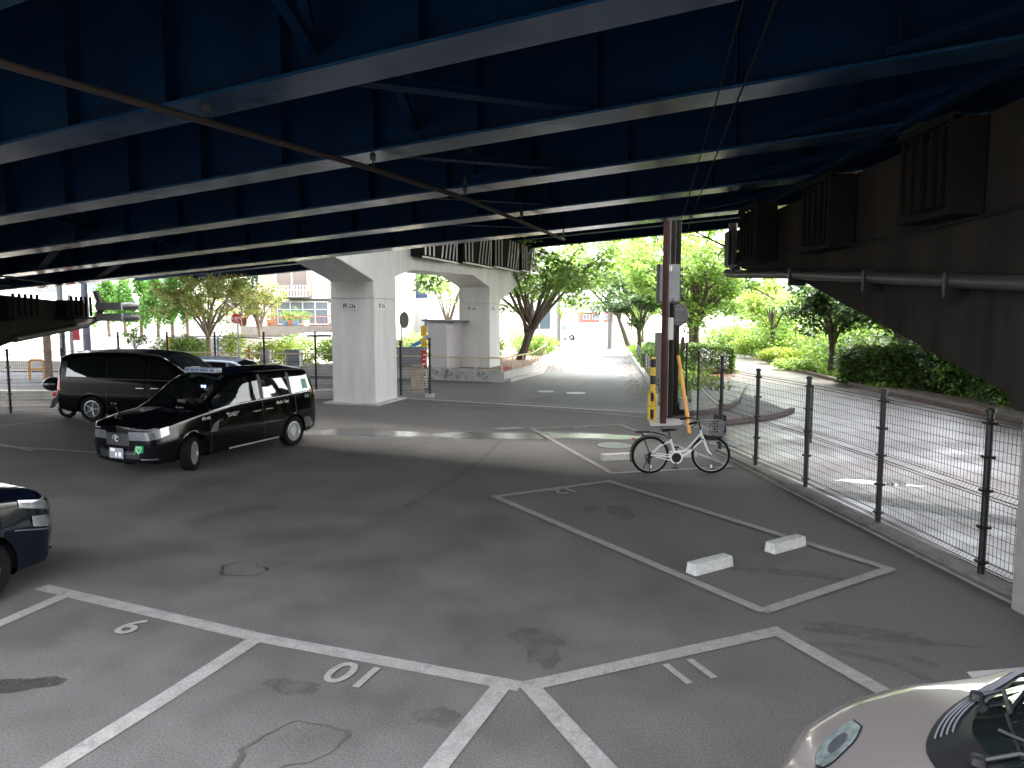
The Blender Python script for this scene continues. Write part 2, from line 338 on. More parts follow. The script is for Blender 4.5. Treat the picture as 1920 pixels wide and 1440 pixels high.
NSEG = [0]
def strip(pts, w):
    mb = MB(); n = len(pts)
    for i in range(n - 1):
        a, c = Vector(pts[i]), Vector(pts[i + 1]); d = (c - a).normalized(); x = Vector((-d.y, d.x, 0)) * w / 2
        NSEG[0] += 1; z = .004 + .0006 * NSEG[0]
        mb.add([(p.x, p.y, z) for p in (a - x - d * w * .45, c - x + d * w * .45, c + x + d * w * .45, a + x - d * w * .45)], [(0, 1, 2, 3)])
    o = mb.build('painted_line', LINE, fix=False)
    for p in o.data.polygons:
        if p.normal.z < 0: o.data.flip_normals(); break
    o['kind'] = 'structure'; return o
strip([gp(85, 1103), gp(490, 1197), gp(960, 1285)], .15)
strip([gp(478, 1200), gp(300, 1315), gp(20, 1490)], .15)
strip([gp(122, 1117), gp(-30, 1183)], .14)
strip([gp(938, 1290), gp(770, 1500)], .15)
strip([gp(1150, 1460), gp(993, 1287), gp(1455, 1185), gp(1760, 1357)], .15)
strip([gp(1424, 1144), gp(928, 932), gp(1142, 903), gp(1668, 1068), gp(1436, 1146)], .12)
strip([gp(1145, 887), gp(997, 804), gp(1163, 797), gp(1372, 876), gp(1152, 888)], .1)
strip([gp(-40, 835), gp(190, 850)], .11); strip([gp(-40, 826), gp(60, 846)], .11); strip([gp(-30, 803), gp(120, 786)], .1)
strip([gp(750, 757), gp(1000, 765), gp(1200, 783)], .08)
def number(s, c, inward, size):
    o = text_mesh(s, size, LINE, 'painted_number', depth=.001, bold=.006)
    u = Vector(inward); u.z = 0; u.normalize(); r = Vector((u.y, -u.x, 0)); orient(o, (c.x, c.y, .011), r, u)
    o['kind'] = 'structure'; o['label'] = 'worn white parking bay number ' + s + ' painted on the asphalt'
number('9', gp(250, 1175), gp(110, 1430) - gp(487, 1195), .42)
number('10', gp(666, 1265), gp(110, 1430) - gp(487, 1195), .46)
number('11', gp(1290, 1258), gp(1690, 1310) - gp(1460, 1180), .46)
number('12', gp(1058, 921), gp(1685, 1068) - gp(1143, 900), .42)
number('13', gp(1088, 801), gp(1380, 878) - gp(1165, 795), .42)

def blob(name, c, rx, ry, m, z=.005, rot=0., n=26, rough=.25, ring=0.):
    ph = [random.uniform(0, 6) for _ in range(4)]; pts = []; inn = []
    for k in range(n):
        a = 2 * pi * k / n; r = 1 + rough * (.5 * sin(2 * a + ph[0]) + .35 * sin(3 * a + ph[1]) + .3 * sin(5 * a + ph[2]) + .25 * sin(9 * a + ph[3]))
        x, y = rx * r * cos(a), ry * r * sin(a); pts.append((c.x + x * cos(rot) - y * sin(rot), c.y + x * sin(rot) + y * cos(rot), z))
        q = 1 - ring * (1 + .7 * sin(a * 1.5 + ph[1])); inn.append((c.x + (x * cos(rot) - y * sin(rot)) * q, c.y + (x * sin(rot) + y * cos(rot)) * q, z))
    mb = MB()
    if ring: mb.add(pts + inn, [(k, (k + 1) % n, n + (k + 1) % n, n + k) for k in range(n)])
    else: mb.add(pts, [tuple(range(n))])
    o = mb.build(name, m, fix=False); o['kind'] = 'structure'
    return o
STAIN2 = mat('faint stain', (.050, .046, .042), .7, var=.2, scale=9)
def ragged(m, scale, hi, lo=.42):           # a stain soaked in unevenly: patchy cover
    n = m.node_tree; b = n.nodes['Principled BSDF']; tc = n.nodes.new('ShaderNodeTexCoord'); nz = n.nodes.new('ShaderNodeTexNoise'); nz.inputs['Scale'].default_value = scale; nz.inputs['Detail'].default_value = 7; nz.inputs['Roughness'].default_value = .7
    n.links.new(tc.outputs['Object'], nz.inputs['Vector']); mr = n.nodes.new('ShaderNodeMapRange'); n.links.new(nz.outputs['Fac'], mr.inputs[0]); mr.inputs[1].default_value = lo; mr.inputs[2].default_value = lo + .22; mr.inputs[3].default_value = 0; mr.inputs[4].default_value = hi; n.links.new(mr.outputs[0], b.inputs['Alpha'])
ragged(STAIN, 7, .9, .30); ragged(STAIN2, 5, .26, .36)
blob('oil_stain', gp(32, 1285), .30, .12, STAIN, rot=.2)
blob('oil_stain', gp(455, 1068), .27, .22, STAIN, ring=.10, z=.0042)
blob('oil_stain', gp(545, 1400), .34, .26, mat('tan stain', (.058, .052, .047), .7, var=.2, scale=9), ring=.08, rot=.3)
blob('oil_stain', gp(820, 1345), .16, .13, STAIN2)
blob('oil_stain', gp(700, 1275) + Vector((-.6, -.1, 0)), .25, .10, STAIN2, rot=-.2)
blob('oil_stain', gp(1165, 960), .22, .3, STAIN2, rot=.4, rough=.5)
blob('oil_stain', gp(1110, 955), .12, .2, STAIN2, rough=.5)
blob('oil_stain', gp(1480, 1075), .5, .14, STAIN2, rot=-.3, rough=.5)
blob('oil_stain', gp(1010, 1210), .2, .35, STAIN2, rough=.5)
TYRE = mat('tyre mark', (.052, .048, .045), .7, var=.3, scale=12)
def tyre_mark(pts, w=.13):
    mb = MB()
    for a, c in zip(pts[:-1], pts[1:]):
        a = Vector(a); c = Vector(c); d = (c - a).normalized(); x = Vector((-d.y, d.x, 0)) * w / 2; mb.add([(p.x, p.y, .0032) for p in (a - x, c - x, c + x, a + x)], [(0, 1, 2, 3)])
    mb.build('tyre_mark', TYRE, fix=False)['kind'] = 'structure'
ragged(TYRE, 4, .17, .34)
tyre_mark([gp(560, 870), gp(690, 850), gp(810, 830), gp(900, 806)]); tyre_mark([gp(760, 950), gp(850, 900), gp(905, 860), gp(940, 825)])
tyre_mark([gp(1480, 1205), gp(1640, 1215), gp(1760, 1250)], .1); tyre_mark([gp(1560, 1220), gp(1680, 1245), gp(1790, 1300)], .1)
blob('oil_stain', gp(1640, 1190), .7, .12, STAIN2, rot=-.3, rough=.5)
blob('puddle_and_shade', gp(1640, 905), .55, .13, mat('water film', (.02, .02, .02), .03, bump=.02, bscale=9), z=.0, rot=-.3, n=36, rough=.5)
blob('puddle_and_shade', gp(1715, 948, 0), 1.75, .30, mat('wet paving deck shade', (.022, .02, .02), .5, bump=.1, var=.1), z=-.001, rot=math.atan2((gp(1920, 985) - gp(1500, 915)).y, (gp(1920, 985) - gp(1500, 915)).x), n=40, rough=.25)  # deck's dark reflection and shadow painted as a strip on the wet road
# leaf litter along the kerbs (uncountable)
mb = MB()
def scatter(a, c, n, w, z=.02, s=.05):
    for _ in range(n):
        t = random.random(); p = Vector(a) * (1 - t) + Vector(c) * t
        x = p.x + random.gauss(0, w); y = p.y + random.gauss(0, w * 2); r = random.uniform(.5, 1.2) * s; th = random.random() * 6.28
        zz = z + random.random() * .02
        mb.add([(x + r * cos(th), y + r * sin(th), zz), (x - r * .6 * sin(th), y + r * .6 * cos(th), zz + .015), (x - r * cos(th), y - r * sin(th), zz), (x + r * .6 * sin(th), y - r * .6 * cos(th), zz + .01)], [(0, 1, 2, 3)])
scatter((4.3, 24.5, 0), (7.6, 48, 0), 260, .25, s=.07); scatter((1.6, 36, 0), (3.9, 59, 0), 420, .4, s=.09); scatter((4, 50, 0), (7, 58, 0), 300, .9, s=.09)
scatter((13.1, 20, 0), (14, 36, 0), 160, .2, s=.06); scatter((8.0, 30.5, .1), (10.0, 33.3, .1), 420, .25, .1, s=.09); scatter((4.1, 15, 0), (4.8, 8, 0), 40, .06, s=.03)
scatter((14.2, 21, .1), (13.9, 27, .1), 150, .25, .11, s=.05); scatter((5.5, 12, 0), (12, 16, 0), 40, 1.5, 0.0, s=.04)
tag(mb.build('fallen_leaves', LEAFDRY, fix=False), 'dry brown fallen leaves gathered along the kerbs', 'leaves', kind='stuff')

# ------------------------------------------------------------------ the blue viaduct overhead
DV = Vector((.913, -.408, .054 * 1.0)); NV = Vector((.408, .913, 0))      # along the girders (rising to the right), across them
def gpt(i, t, dz=0., dn=0.):               # far lower edge of girder i at the distance t along it
    Y = 5.92 + 2.47 * (i - 1); z = CH + 2.05 - .0425 * (Y - 5.92)
    return Vector((0, Y, z)) + DV * t + Vector((0, 0, dz)) + NV * dn
T0, T1 = -48., 26.
FW, GD = .47, 1.65
vd = empty('viaduct', (0, 12, 4.5), 0, 'low blue steel girder viaduct spanning over the whole parking lot', 'viaduct')
def vpart(mb, name, m, parent=None, **k):
    o = mb.build(name, m, None, **k); p = parent or vd
    o.parent = p
    if p is vd: o.matrix_parent_inverse = Matrix.Translation(-Vector(vd.location))
    return o
UP = Vector((0, 0, 1))
def slab_between(mb, a0, a1, b0, b1, th):  # quad a0-a1-b1-b0 thickened upward
    u = UP * th
    mb.add([a0, a1, b1, b0, a0 + u, a1 + u, b1 + u, b0 + u], [(0, 3, 2, 1), (4, 5, 6, 7), (0, 1, 5, 4), (1, 2, 6, 5), (2, 3, 7, 6), (3, 0, 4, 7)])
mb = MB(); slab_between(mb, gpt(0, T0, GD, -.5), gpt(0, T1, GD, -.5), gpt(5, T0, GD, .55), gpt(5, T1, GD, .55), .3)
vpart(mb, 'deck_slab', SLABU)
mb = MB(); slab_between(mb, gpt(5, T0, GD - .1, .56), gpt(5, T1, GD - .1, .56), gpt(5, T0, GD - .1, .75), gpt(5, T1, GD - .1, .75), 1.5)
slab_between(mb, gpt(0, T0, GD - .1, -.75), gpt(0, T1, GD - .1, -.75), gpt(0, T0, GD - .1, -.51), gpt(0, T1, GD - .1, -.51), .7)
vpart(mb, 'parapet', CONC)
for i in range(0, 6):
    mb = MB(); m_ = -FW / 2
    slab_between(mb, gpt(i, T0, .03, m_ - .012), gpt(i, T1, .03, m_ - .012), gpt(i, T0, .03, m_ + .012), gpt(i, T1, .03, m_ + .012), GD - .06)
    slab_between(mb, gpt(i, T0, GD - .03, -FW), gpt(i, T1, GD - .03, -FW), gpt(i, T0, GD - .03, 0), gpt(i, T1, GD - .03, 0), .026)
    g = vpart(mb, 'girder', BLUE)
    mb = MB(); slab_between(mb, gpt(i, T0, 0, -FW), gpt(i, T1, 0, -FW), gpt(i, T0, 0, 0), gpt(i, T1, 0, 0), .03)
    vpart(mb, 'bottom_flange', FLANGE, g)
    k = 0; t = T0 + 20 + (i * .37 % 1)
    while t < T1 - 8:
        mb = MB(); side = (-1, 1)
        for sgn in side:
            a = m_ + sgn * .012; c = m_ + sgn * .15
            if sgn < 0 and i == 0: continue
            mb.add([gpt(i, t, .035, a), gpt(i, t, .035, c), gpt(i, t, GD - .04, c), gpt(i, t, GD - .04, a),
                    gpt(i, t + .02, .035, a), gpt(i, t + .02, .035, c), gpt(i, t + .02, GD - .04, c), gpt(i, t + .02, GD - .04, a)],
                   [(0, 3, 2, 1), (4, 5, 6, 7), (0, 1, 5, 4), (1, 2, 6, 5), (2, 3, 7, 6), (3, 0, 4, 7)])
        vpart(mb, 'stiffener', BLUE, g); t += 1.35
    for t in (3.2 + i * 1.3, -7.5 + i):
        mb = MB(); slab_between(mb, gpt(i, t, -.003, -FW + .02), gpt(i, t + .03, -.003, -FW + .02), gpt(i, t + .12, -.003, -.01), gpt(i, t + .15, -.003, -.01), .002)
        vpart(mb, 'weld_seam', GREYP, g)
    if i < 5:                               # end diaphragms over the two piers
        for tx in (4.9, -14.2):
            mb = MB(); mb.prism([gpt(i, tx, -.02, -.2), gpt(i + 1, tx, -.02, -.27), gpt(i + 1, tx, GD - .04, -.27), gpt(i, tx, GD - .04, -.2)], DV * .12); vpart(mb, 'end_diaphragm', BLUE)
    if i < 5:                               # flat lateral bracing and cross frames between the girders
        for kk, t in enumerate(np.arange(-26, 18, 8.1)):
            mb = MB(); a = gpt(i, t, .06, -.12); c = gpt(i + 1, t + (2.7 if kk % 2 else -2.7), .06, -.36)
            mb.bar(a, c, .16, .016); mb.bar(a + UP * .045, c + UP * .045, .014, .085)
            vpart(mb, 'lateral_brace', BLUE)
            t2 = t + .6 * i
            a = gpt(i, t2, .25, -.2); c = gpt(i + 1, t2, .25, -.27); a2 = gpt(i, t2, GD - .3, -.2); c2 = gpt(i + 1, t2, GD - .3, -.27)
            mb = MB(); mb.bar(a, c, .09, .09); mb.bar(a, (a2 + c2) / 2, .08, .08); mb.bar(c, (a2 + c2) / 2 + UP * .002, .08, .08); mb.bar(a2, c2, .1, .1)
            vpart(mb, 'cross_frame', BLUE)
# second, higher carriageway behind, carried by the pale portal pier
v2 = empty('viaduct', (0, 30, 6.7), 0, 'higher second viaduct deck carried by the pale twin column pier', 'viaduct')
def g2(n, t, dz=0.): return Vector((0, 0, 7.05)) + Vector((.408, .913, 0)) * n + DV * (t + 8) + UP * dz
def v2part(mb, name, m):
    o = mb.build(name, m, v2); o.matrix_parent_inverse = Matrix.Translation(-Vector(v2.location)); return o
mb = MB(); slab_between(mb, g2(16.6, T0, 1.5), g2(16.6, T1, 1.5), g2(36.6, T0, 1.5), g2(36.6, T1, 1.5), .3); v2part(mb, 'deck_slab', SLABU)
for n in (20.5, 24.4, 28.3, 32.2, 35.6):
    mb = MB(); slab_between(mb, g2(n - .01, T0, .03), g2(n - .01, T1, .03), g2(n + .01, T0, .03), g2(n + .01, T1, .03), 1.44)
    slab_between(mb, g2(n - .24, T0), g2(n - .24, T1), g2(n + .24, T0), g2(n + .24, T1), .03); v2part(mb, 'girder', BLUE)
mb = MB(); slab_between(mb, g2(36.61, T0, 1.4), g2(36.61, T1, 1.4), g2(36.8, T0, 1.4), g2(36.8, T1, 1.4), 1.3); v2part(mb, 'parapet', CONC)

# drain pipe slung across the girders
def on_flange(px, py, i, drop=.14):        # point on the pixel ray at the height of girder i's flange less drop
    x, y, w = ray(px, py); best = None
    P0 = gpt(i, 0, -drop, -FW / 2); N = Vector((DV.cross(NV))); N.normalize()
    O = Vector((0, 0, CH)); d = Vector((x, y, w)); return O + d * ((P0 - O).dot(N) / d.dot(N))
dp = [on_flange(390, 229, 1), on_flange(700, 317, 2), on_flange(872, 372, 3), on_flange(978, 416, 4), on_flange(1057, 449, 5, .12)]
p0 = dp[0] + (dp[0] - dp[1]) * 1.9
pipe = empty('drain_pipe', dp[1], 0, 'long rusty drain pipe hung crosswise below the blue girders', 'pipe')
mb = MB(); mb.tube([p0] + dp, .032, 10); o = mb.build('pipe_run', RUST, pipe, smooth=True); o.matrix_parent_inverse = Matrix.Translation(-dp[1])
for p in dp:
    mb = MB(); mb.bar(p, p + UP * .17, .02); mb.box(p.x - .03, p.x + .03, p.y - .03, p.y + .03, p.z + .1, p.z + .22); mb.tube([p + UP * .17, p + UP * .30], .014, 6)
    o = mb.build('hanger', BLACKM, pipe); o.matrix_parent_inverse = Matrix.Translation(-dp[1])

# ------------------------------------------------------------------ piers
def place(o, parent): o.parent = parent; o.matrix_parent_inverse = parent.matrix_basis.inverted(); return o
# hammerhead on the right, coloured dark for the deck shade: side face runs along Y, slightly turned
BH = -.047
pr = empty('bridge_pier', (5.2, 6, 0), 0, 'shade tinted concrete hammerhead pier at the right carrying the blue girders', 'pier')
def pf(Y, z, off=0): return Vector((5.07 + BH * Y + off, Y, z))
prof = [(6.85, 1.9), (7.0, 2.06), (11.6, 3.34), (14.2, 3.68), (14.2, 4.5), (.4, 5.1), (.4, 3.7), (2.4, 3.3), (5.1, 1.9)]
mb = MB(); mb.prism([pf(6.75, 0, .01), pf(6.75, 1.9, .01), pf(5.15, 1.9, .01), pf(5.15, 0, .01)], (1.4, .07, 0)); place(mb.build('column', mat('lit column concrete', (.22, .21, .195), .85, var=.15, scale=3, bump=.2), None, bevel=.02), pr)  # same pier concrete, lightened for the outside light on the column
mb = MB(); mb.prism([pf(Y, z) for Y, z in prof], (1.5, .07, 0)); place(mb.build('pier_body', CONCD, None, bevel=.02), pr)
for Y in (13.0, 10.45, 7.95, 5.5):
    mb = MB(); z0 = 3.76 + (.1 if Y < 9 else 0); x = 5.07 + BH * Y
    for k in range(6):
        yy = Y - .5 + k * .19
        mb.bar((x - .3, yy, z0 + .05), (x - .3, yy, z0 + .85), .05, .05)
    mb.box(x - .35, x - .01, Y - .55, Y + .5, z0 - .06, z0); mb.box(x - .36, x - .01, Y - .55, Y - .49, z0, z0 + .9); mb.box(x - .15, x - .01, Y - .4, Y + .4, z0 + .002, z0 + .7)
    mb.bar((x - .32, Y - .55, z0 + .9), (x - .32, Y + .5, z0 + .9), .07, .07)
    place(mb.build('girder_bracket', CAGE, None), pr)
mb = MB(); mb.tube([pf(14.5, 3.62, -.16), pf(14.2, 3.58, -.16), pf(11.7, 3.44, -.16), pf(6.9, 3.10, -.16), pf(2, 2.8, -.16)], .075, 12)
mb.tube([pf(14.3, 4.55, -.14), pf(14.3, 3.75, -.14), pf(14.0, 3.64, -.16)], .085, 12)
place(mb.build('drain_pipe', mat('grey pipe', (.035, .035, .035), .4, var=.1), None, smooth=True), pr)
mb = MB()
for Y in (11.4, 9.2, 7.6):
    zc = 3.44 - (11.7 - Y) * .0708; mb = MB(); mb.box(5.07 + BH * Y - .26, 5.07 + BH * Y - .005, Y - .025, Y + .025, zc - .17, zc + .09); place(mb.build('pipe_clamp', BLACKM, None), pr)
mb = MB()
for dx in (-.05, .28): mb.box(4.4 + dx - .13, 4.4 + dx + .13, 14.25, 14.6, 3.72, 4.0); mb.box(4.4 + dx - .13, 4.4 + dx + .13, 14.25, 14.6, 4.05, 4.42)
mb.box(4.16, 4.22, 14.22, 14.5, 3.75, 4.4)
place(mb.build('end_stopper', BLACKM, None), pr)
mb = MB(); mb.tube([pf(13.8, 4.0, -.05), pf(12, 3.86, -.06), pf(9, 3.72, -.06), pf(5.5, 3.85, -.06)], .012, 6); place(mb.build('cable', BLACKM, None), pr)

# left pier, its cap end low above the fence
pl = empty('bridge_pier', (-13.2, 15, 0), 0, 'shade tinted concrete pier cap at the left edge with pipes', 'pier')
def lf(Y, z, off=0): return Vector((-12.45 + BH * (Y - 21) + off, Y, z))
prof = [(13.2, 0), (13.2, 1.2), (18.0, 2.12), (20.5, 2.44), (21.6, 2.62), (21.6, 3.12), (8, 3.65), (8, 2.6), (11, 1.2), (11, 0)]
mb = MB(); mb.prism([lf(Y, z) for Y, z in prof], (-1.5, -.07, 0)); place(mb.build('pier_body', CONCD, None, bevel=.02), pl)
for Y in (20.4, 17.9, 15.4):
    mb = MB(); x = -12.45 + BH * (Y - 21)
    for k in range(5): mb.bar((x + .5, Y - .5 + k * .22, 2.75), (x + .5, Y - .5 + k * .22, 3.3), .05)
    mb.box(x + .01, x + .55, Y - .55, Y + .5, 2.68, 2.74); mb.box(x + .01, x + .3, Y - .4, Y + .4, 2.742, 3.2)
    place(mb.build('girder_bracket', CAGE, None), pl)
mb = MB(); mb.tube([lf(21.9, 3.5, .1), lf(21.95, 3.0, .25), lf(21.9, 2.7, .1), lf(21.4, 2.5, .03), lf(18, 2.2, .06)], .09, 10)
place(mb.build('drain_pipe', mat('grey pipe', (.035, .035, .035), .4, var=.1), None, smooth=True), pl)
mb = MB()
for z in (2.72, 3.05): mb.box(-12.3, -11.55, 21.7, 22.1, z - .11, z + .11); mb.tube([(-11.55, 21.9, z), (-11.32, 21.9, z), (-11.12, 21.9, z)], [.12, .12, .07], 12)
place(mb.build('end_stopper', GREYP, None), pl)

# pale portal pier with two columns
HX, HY = sin(radians(16.6)), cos(radians(16.6)); A0 = Vector((-4.24, 22.6, 0)); KV = Vector((-HY, HX, 0))
def wp(s, z, k=0): return A0 + Vector((HX, HY, 0)) * s + KV * k + UP * z
pw = empty('bridge_pier', A0, 0, 'pale painted concrete portal pier with two square columns', 'pier')
for s0 in (0, 11.3):
    mb = MB(); mb.prism([wp(s0, 0), wp(s0 + 1.55, 0), wp(s0 + 1.55, 3.3), wp(s0, 3.3)], KV * 1.5)
    c = place(mb.build('column', CONCW, None, bevel=.03), pw)
    for face in (0, 1):
        if face == 0: loc = wp(s0 - .012, 3.06, .85); r = -KV; o2 = wp(s0, 3.06, .85)
        else: loc = wp(s0 + .5, 3.06, -.012); r = Vector((HX, HY, 0))
        nrm = r.cross(UP)
        mb = MB(); q = [loc + r * sx * .27 + UP * sz * .075 for sx, sz in ((-1, -1), (1, -1), (1, 1), (-1, 1))]
        mb.prism([p - nrm * .0 for p in q], -nrm * .01); pt = place(mb.build('number_plate', WHITEP, None), c)
        t = text_mesh('横-236', .16, BLACKP, 'lettering', depth=.001, bold=.004); orient(t, loc + nrm * .003, r, UP); place(t, pt)
    if s0 == 0:
        mb = MB(); mb.prism([wp(-.25, 0, -.2), wp(1.8, 0, -.2), wp(1.8, 0, 1.7), wp(-.25, 0, 1.7)], (0, 0, .06)); place(mb.build('footing', CONC, None), pw)
prof = [(-4.2, 6.3), (-4.2, 4.75), (-1.95, 4.32), (0, 3.84), (0, 3.302), (1.55, 3.302), (1.55, 4.02), (2.8, 4.33), (9.1, 4.47), (11.3, 4.05), (11.3, 3.302), (12.85, 3.302), (12.85, 3.42), (17.7, 4.85), (17.7, 6.35)]
mb = MB(); mb.prism([wp(s, z) for s, z in prof], KV * 1.5); place(mb.build('pier_cap', CONCW, None, bevel=.03), pw)
for s0, s1 in ((2.7, 5.9), (6.65, 10.05), (10.5, 14.3), (14.85, 18.1)):
    zb = 4.78 + (s0 - 2.7) * .02; mb = MB()
    mb.prism([wp(s0, zb, -.02), wp(s1, zb, -.02), wp(s1, 6.28, -.02), wp(s0, 6.28, -.02)], -KV * .45)
    br = place(mb.build('girder_bracket', CAGE, None), pw)
    mb = MB(); n = 9
    for k in range(n):
        s = s0 + .12 + (s1 - s0 - .24) * k / (n - 1); ds = -.0 if k < 3 else .42
        if k in (3,): continue
        mb.bar(wp(min(s, s1 - .05), zb + .05, -.52), wp(max(s0 + .05, min(s + ds, s1 - .05)), 6.26, -.52), .05, .05)
    mb.bar(wp(s0, zb - .03, -.5), wp(s1, zb - .03, -.5), .12, .06)
    place(mb.build('bracket_bars', CREAM if False else mat('pale bars', (.6, .58, .54), .6), None), br)

# ------------------------------------------------------------------ wires from the deck to the poles
def wire(name, pts, r, label, twist=False):
    mb = MB(); P = []
    for a, c in zip(pts[:-1], pts[1:]):
        for k in range(24 if twist else 8):
            t = k / (24 if twist else 8); p = Vector(a).lerp(Vector(c), t)
            if twist: p = p + Vector((.004 * sin(k * 1.9), .004 * cos(k * 1.9), 0))
            P.append(p)
    P.append(Vector(pts[-1])); mb.tube(P, r, 6)
    return tag(mb.build(name, RUBBER, None, smooth=True), label, 'wire')
wire('overhead_wire', [at(1412, -60, 3.7), at(1395, 0, 4.15), at(1367, 100, 4.95), at(1340, 200, 6.1), at(1302, 330, 8.8), at(1288, 380, 11.2), at(1277, 412, 13.2), at(1270, 436, 18.0), at(1258, 470, 19.0)], .006, 'thin straight wire dropping from the girders to the brown pole')
wire('overhead_wire', [at(1470, -60, 3.7), at(1455, 0, 4.15), at(1418, 100, 4.95), at(1378, 200, 6.1), at(1328, 330, 8.8), at(1308, 378, 11.2), at(1295, 412, 13.2), at(1290, 430, 17.5), at(1276, 466, 19.0), at(1250, 485, 18.6)], .008, 'twisted black wire looping down beside the thin wire', True)
wire('overhead_wire', [at(1305, 435, 20), at(1335, 450, 17), at(1360, 462, 14.6)], .02, 'short thick stay wire near the end of the dark pier')

# ------------------------------------------------------------------ fences
def mesh_panel(a, c, zb, h, folds=(1., .5, .02), step=.055, hs=.1, r=.003):
    a = Vector(a); c = Vector(c); d = c - a; L = d.length; u = d / L; n = Vector((-u.y, u.x, 0)); mb = MB()
    zs = [(0, 0)]
    for f in sorted(folds):
        z = f * (h - .06) + .03; zs += [(z - .05, 0), (z, .05), (z + .05, 0)]
    zs += [(h, 0)]; zs = sorted(set(zs)); zs = [q for q in zs if 0 <= q[0] <= h]
    k = 0; x = step * .5
    while x < L:
        p = a + u * x; mb.tube([p + n * o + UP * (zb + z) for z, o in zs], r, 3, False); x += step
    z = 0
    levels = set(round(q * hs, 3) for q in range(1, int(h / hs)))
    for z in levels: mb.bar(a + UP * (zb + z), c + UP * (zb + z), .005)
    for z, o in zs:
        if o: mb.bar(a + n * o + UP * (zb + z), c + n * o + UP * (zb + z), .009)
    for f in folds:
        z = f * (h - .06) + .03
        for q in (-.05, .05):
            if 0 < z + q <= h: mb.bar(a + UP * (zb + z + q), c + UP * (zb + z + q), .008)
    return mb
def mesh_fence(pts, zb, h, label, ph=None, post=.03, skip=(), clips=True, base=True, step=.055):
    e = empty('mesh_fence', pts[0], 0, label, 'fence')
    for i, p in enumerate(pts):
        p = Vector((p[0], p[1], 0)); hh = (ph or {}).get(i, h + .04); mb = MB()
        mb.lathe([(post, zb - .02), (post, zb + hh), (post * 1.35, zb + hh), (post * 1.35, zb + hh + .035), (.001, zb + hh + .05)], 12, o=(p.x, p.y, 0))
        if clips:
            for f in (.08, .3, .53, .74, .95): mb.box(p.x - post * 1.45, p.x + post * 1.45, p.y - post * 1.3, p.y + post * 1.3, zb + h * f, zb + h * f + .03)
        place(mb.build('post', BLACKM, None, smooth=True), e)
    for i in range(len(pts) - 1):
        if i in skip: continue
        place(mesh_panel((pts[i][0], pts[i][1], 0), (pts[i + 1][0], pts[i + 1][1], 0), zb + .06, h - .06, step=step).build('mesh_panel', BLACKM, None, fix=False), e)
    return e
FR = [(5.32, 4.0), (5.16, 5.6), (4.97, 7.52), (4.85, 9.47), (4.68, 11.45), (4.45, 13.15), (4.27, 14.8)]
mesh_fence(FR, .05, 1.70, 'black welded mesh fence between the parking lot and the wet side road', {6: 1.88}, .036)
mesh_fence([(4.27, 14.86), (4.97, 19.4), (4.93, 20.6)], .03, 1.72, 'short taller black mesh fence behind the white bicycle', {0: 1.0, 2: 1.95}, .03, step=.11)
mesh_fence([(-19.5, 19.6), (-16.4, 20.2), (-14.35, 20.75), (-12.95, 21.0)], .0, 1.75, 'black mesh fence behind the scooter at the far left', {}, .035)
mesh_fence([(-15.1, 24.6), (-13.25, 24.6), (-11.6, 24.6), (-10.0, 24.6), (-8.35, 24.6), (-6.62, 24.6), (-5.7, 24.75)], .26, 1.88, 'black mesh fence along the back kerb behind the parked taxis', {}, .035)
gf = mesh_fence([(-3.72, 24.35), (-2.78, 24.65)], .12, 1.75, 'short black mesh fence end beside the pale column', {1: 1.86}, .04)
mb = MB(); mb.box(-2.93, -2.63, 24.5, 24.8, 0, .13); place(mb.build('post_base', CONC, None, bevel=.01), gf)
mb = MB(); mb.box(-3.42, -2.98, 24.62, 24.66, .15, 1.12); tag(mb.build('board', mat('faded board', (.42, .34, .26), .8, var=.2, scale=6), None), 'faded beige board tied to the short fence end', 'board')
mb = MB(); mb.box(4.78, 4.8, 11.55, 11.82, .75, 1.66)
sg = tag(mb.build('notice_board', mat('grey notice', (.16, .17, .18), .5, var=.1, scale=12), None, bevel=.004), 'narrow grey notice hung on the right mesh fence', 'sign')
mb = MB()
for k in range(5): mb.box(4.774, 4.779, 11.58 + k * .05, 11.6 + k * .05, .85, 1.58)
place(mb.build('notice_lines', mat('notice print', (.1, .105, .11), .5), None), sg)
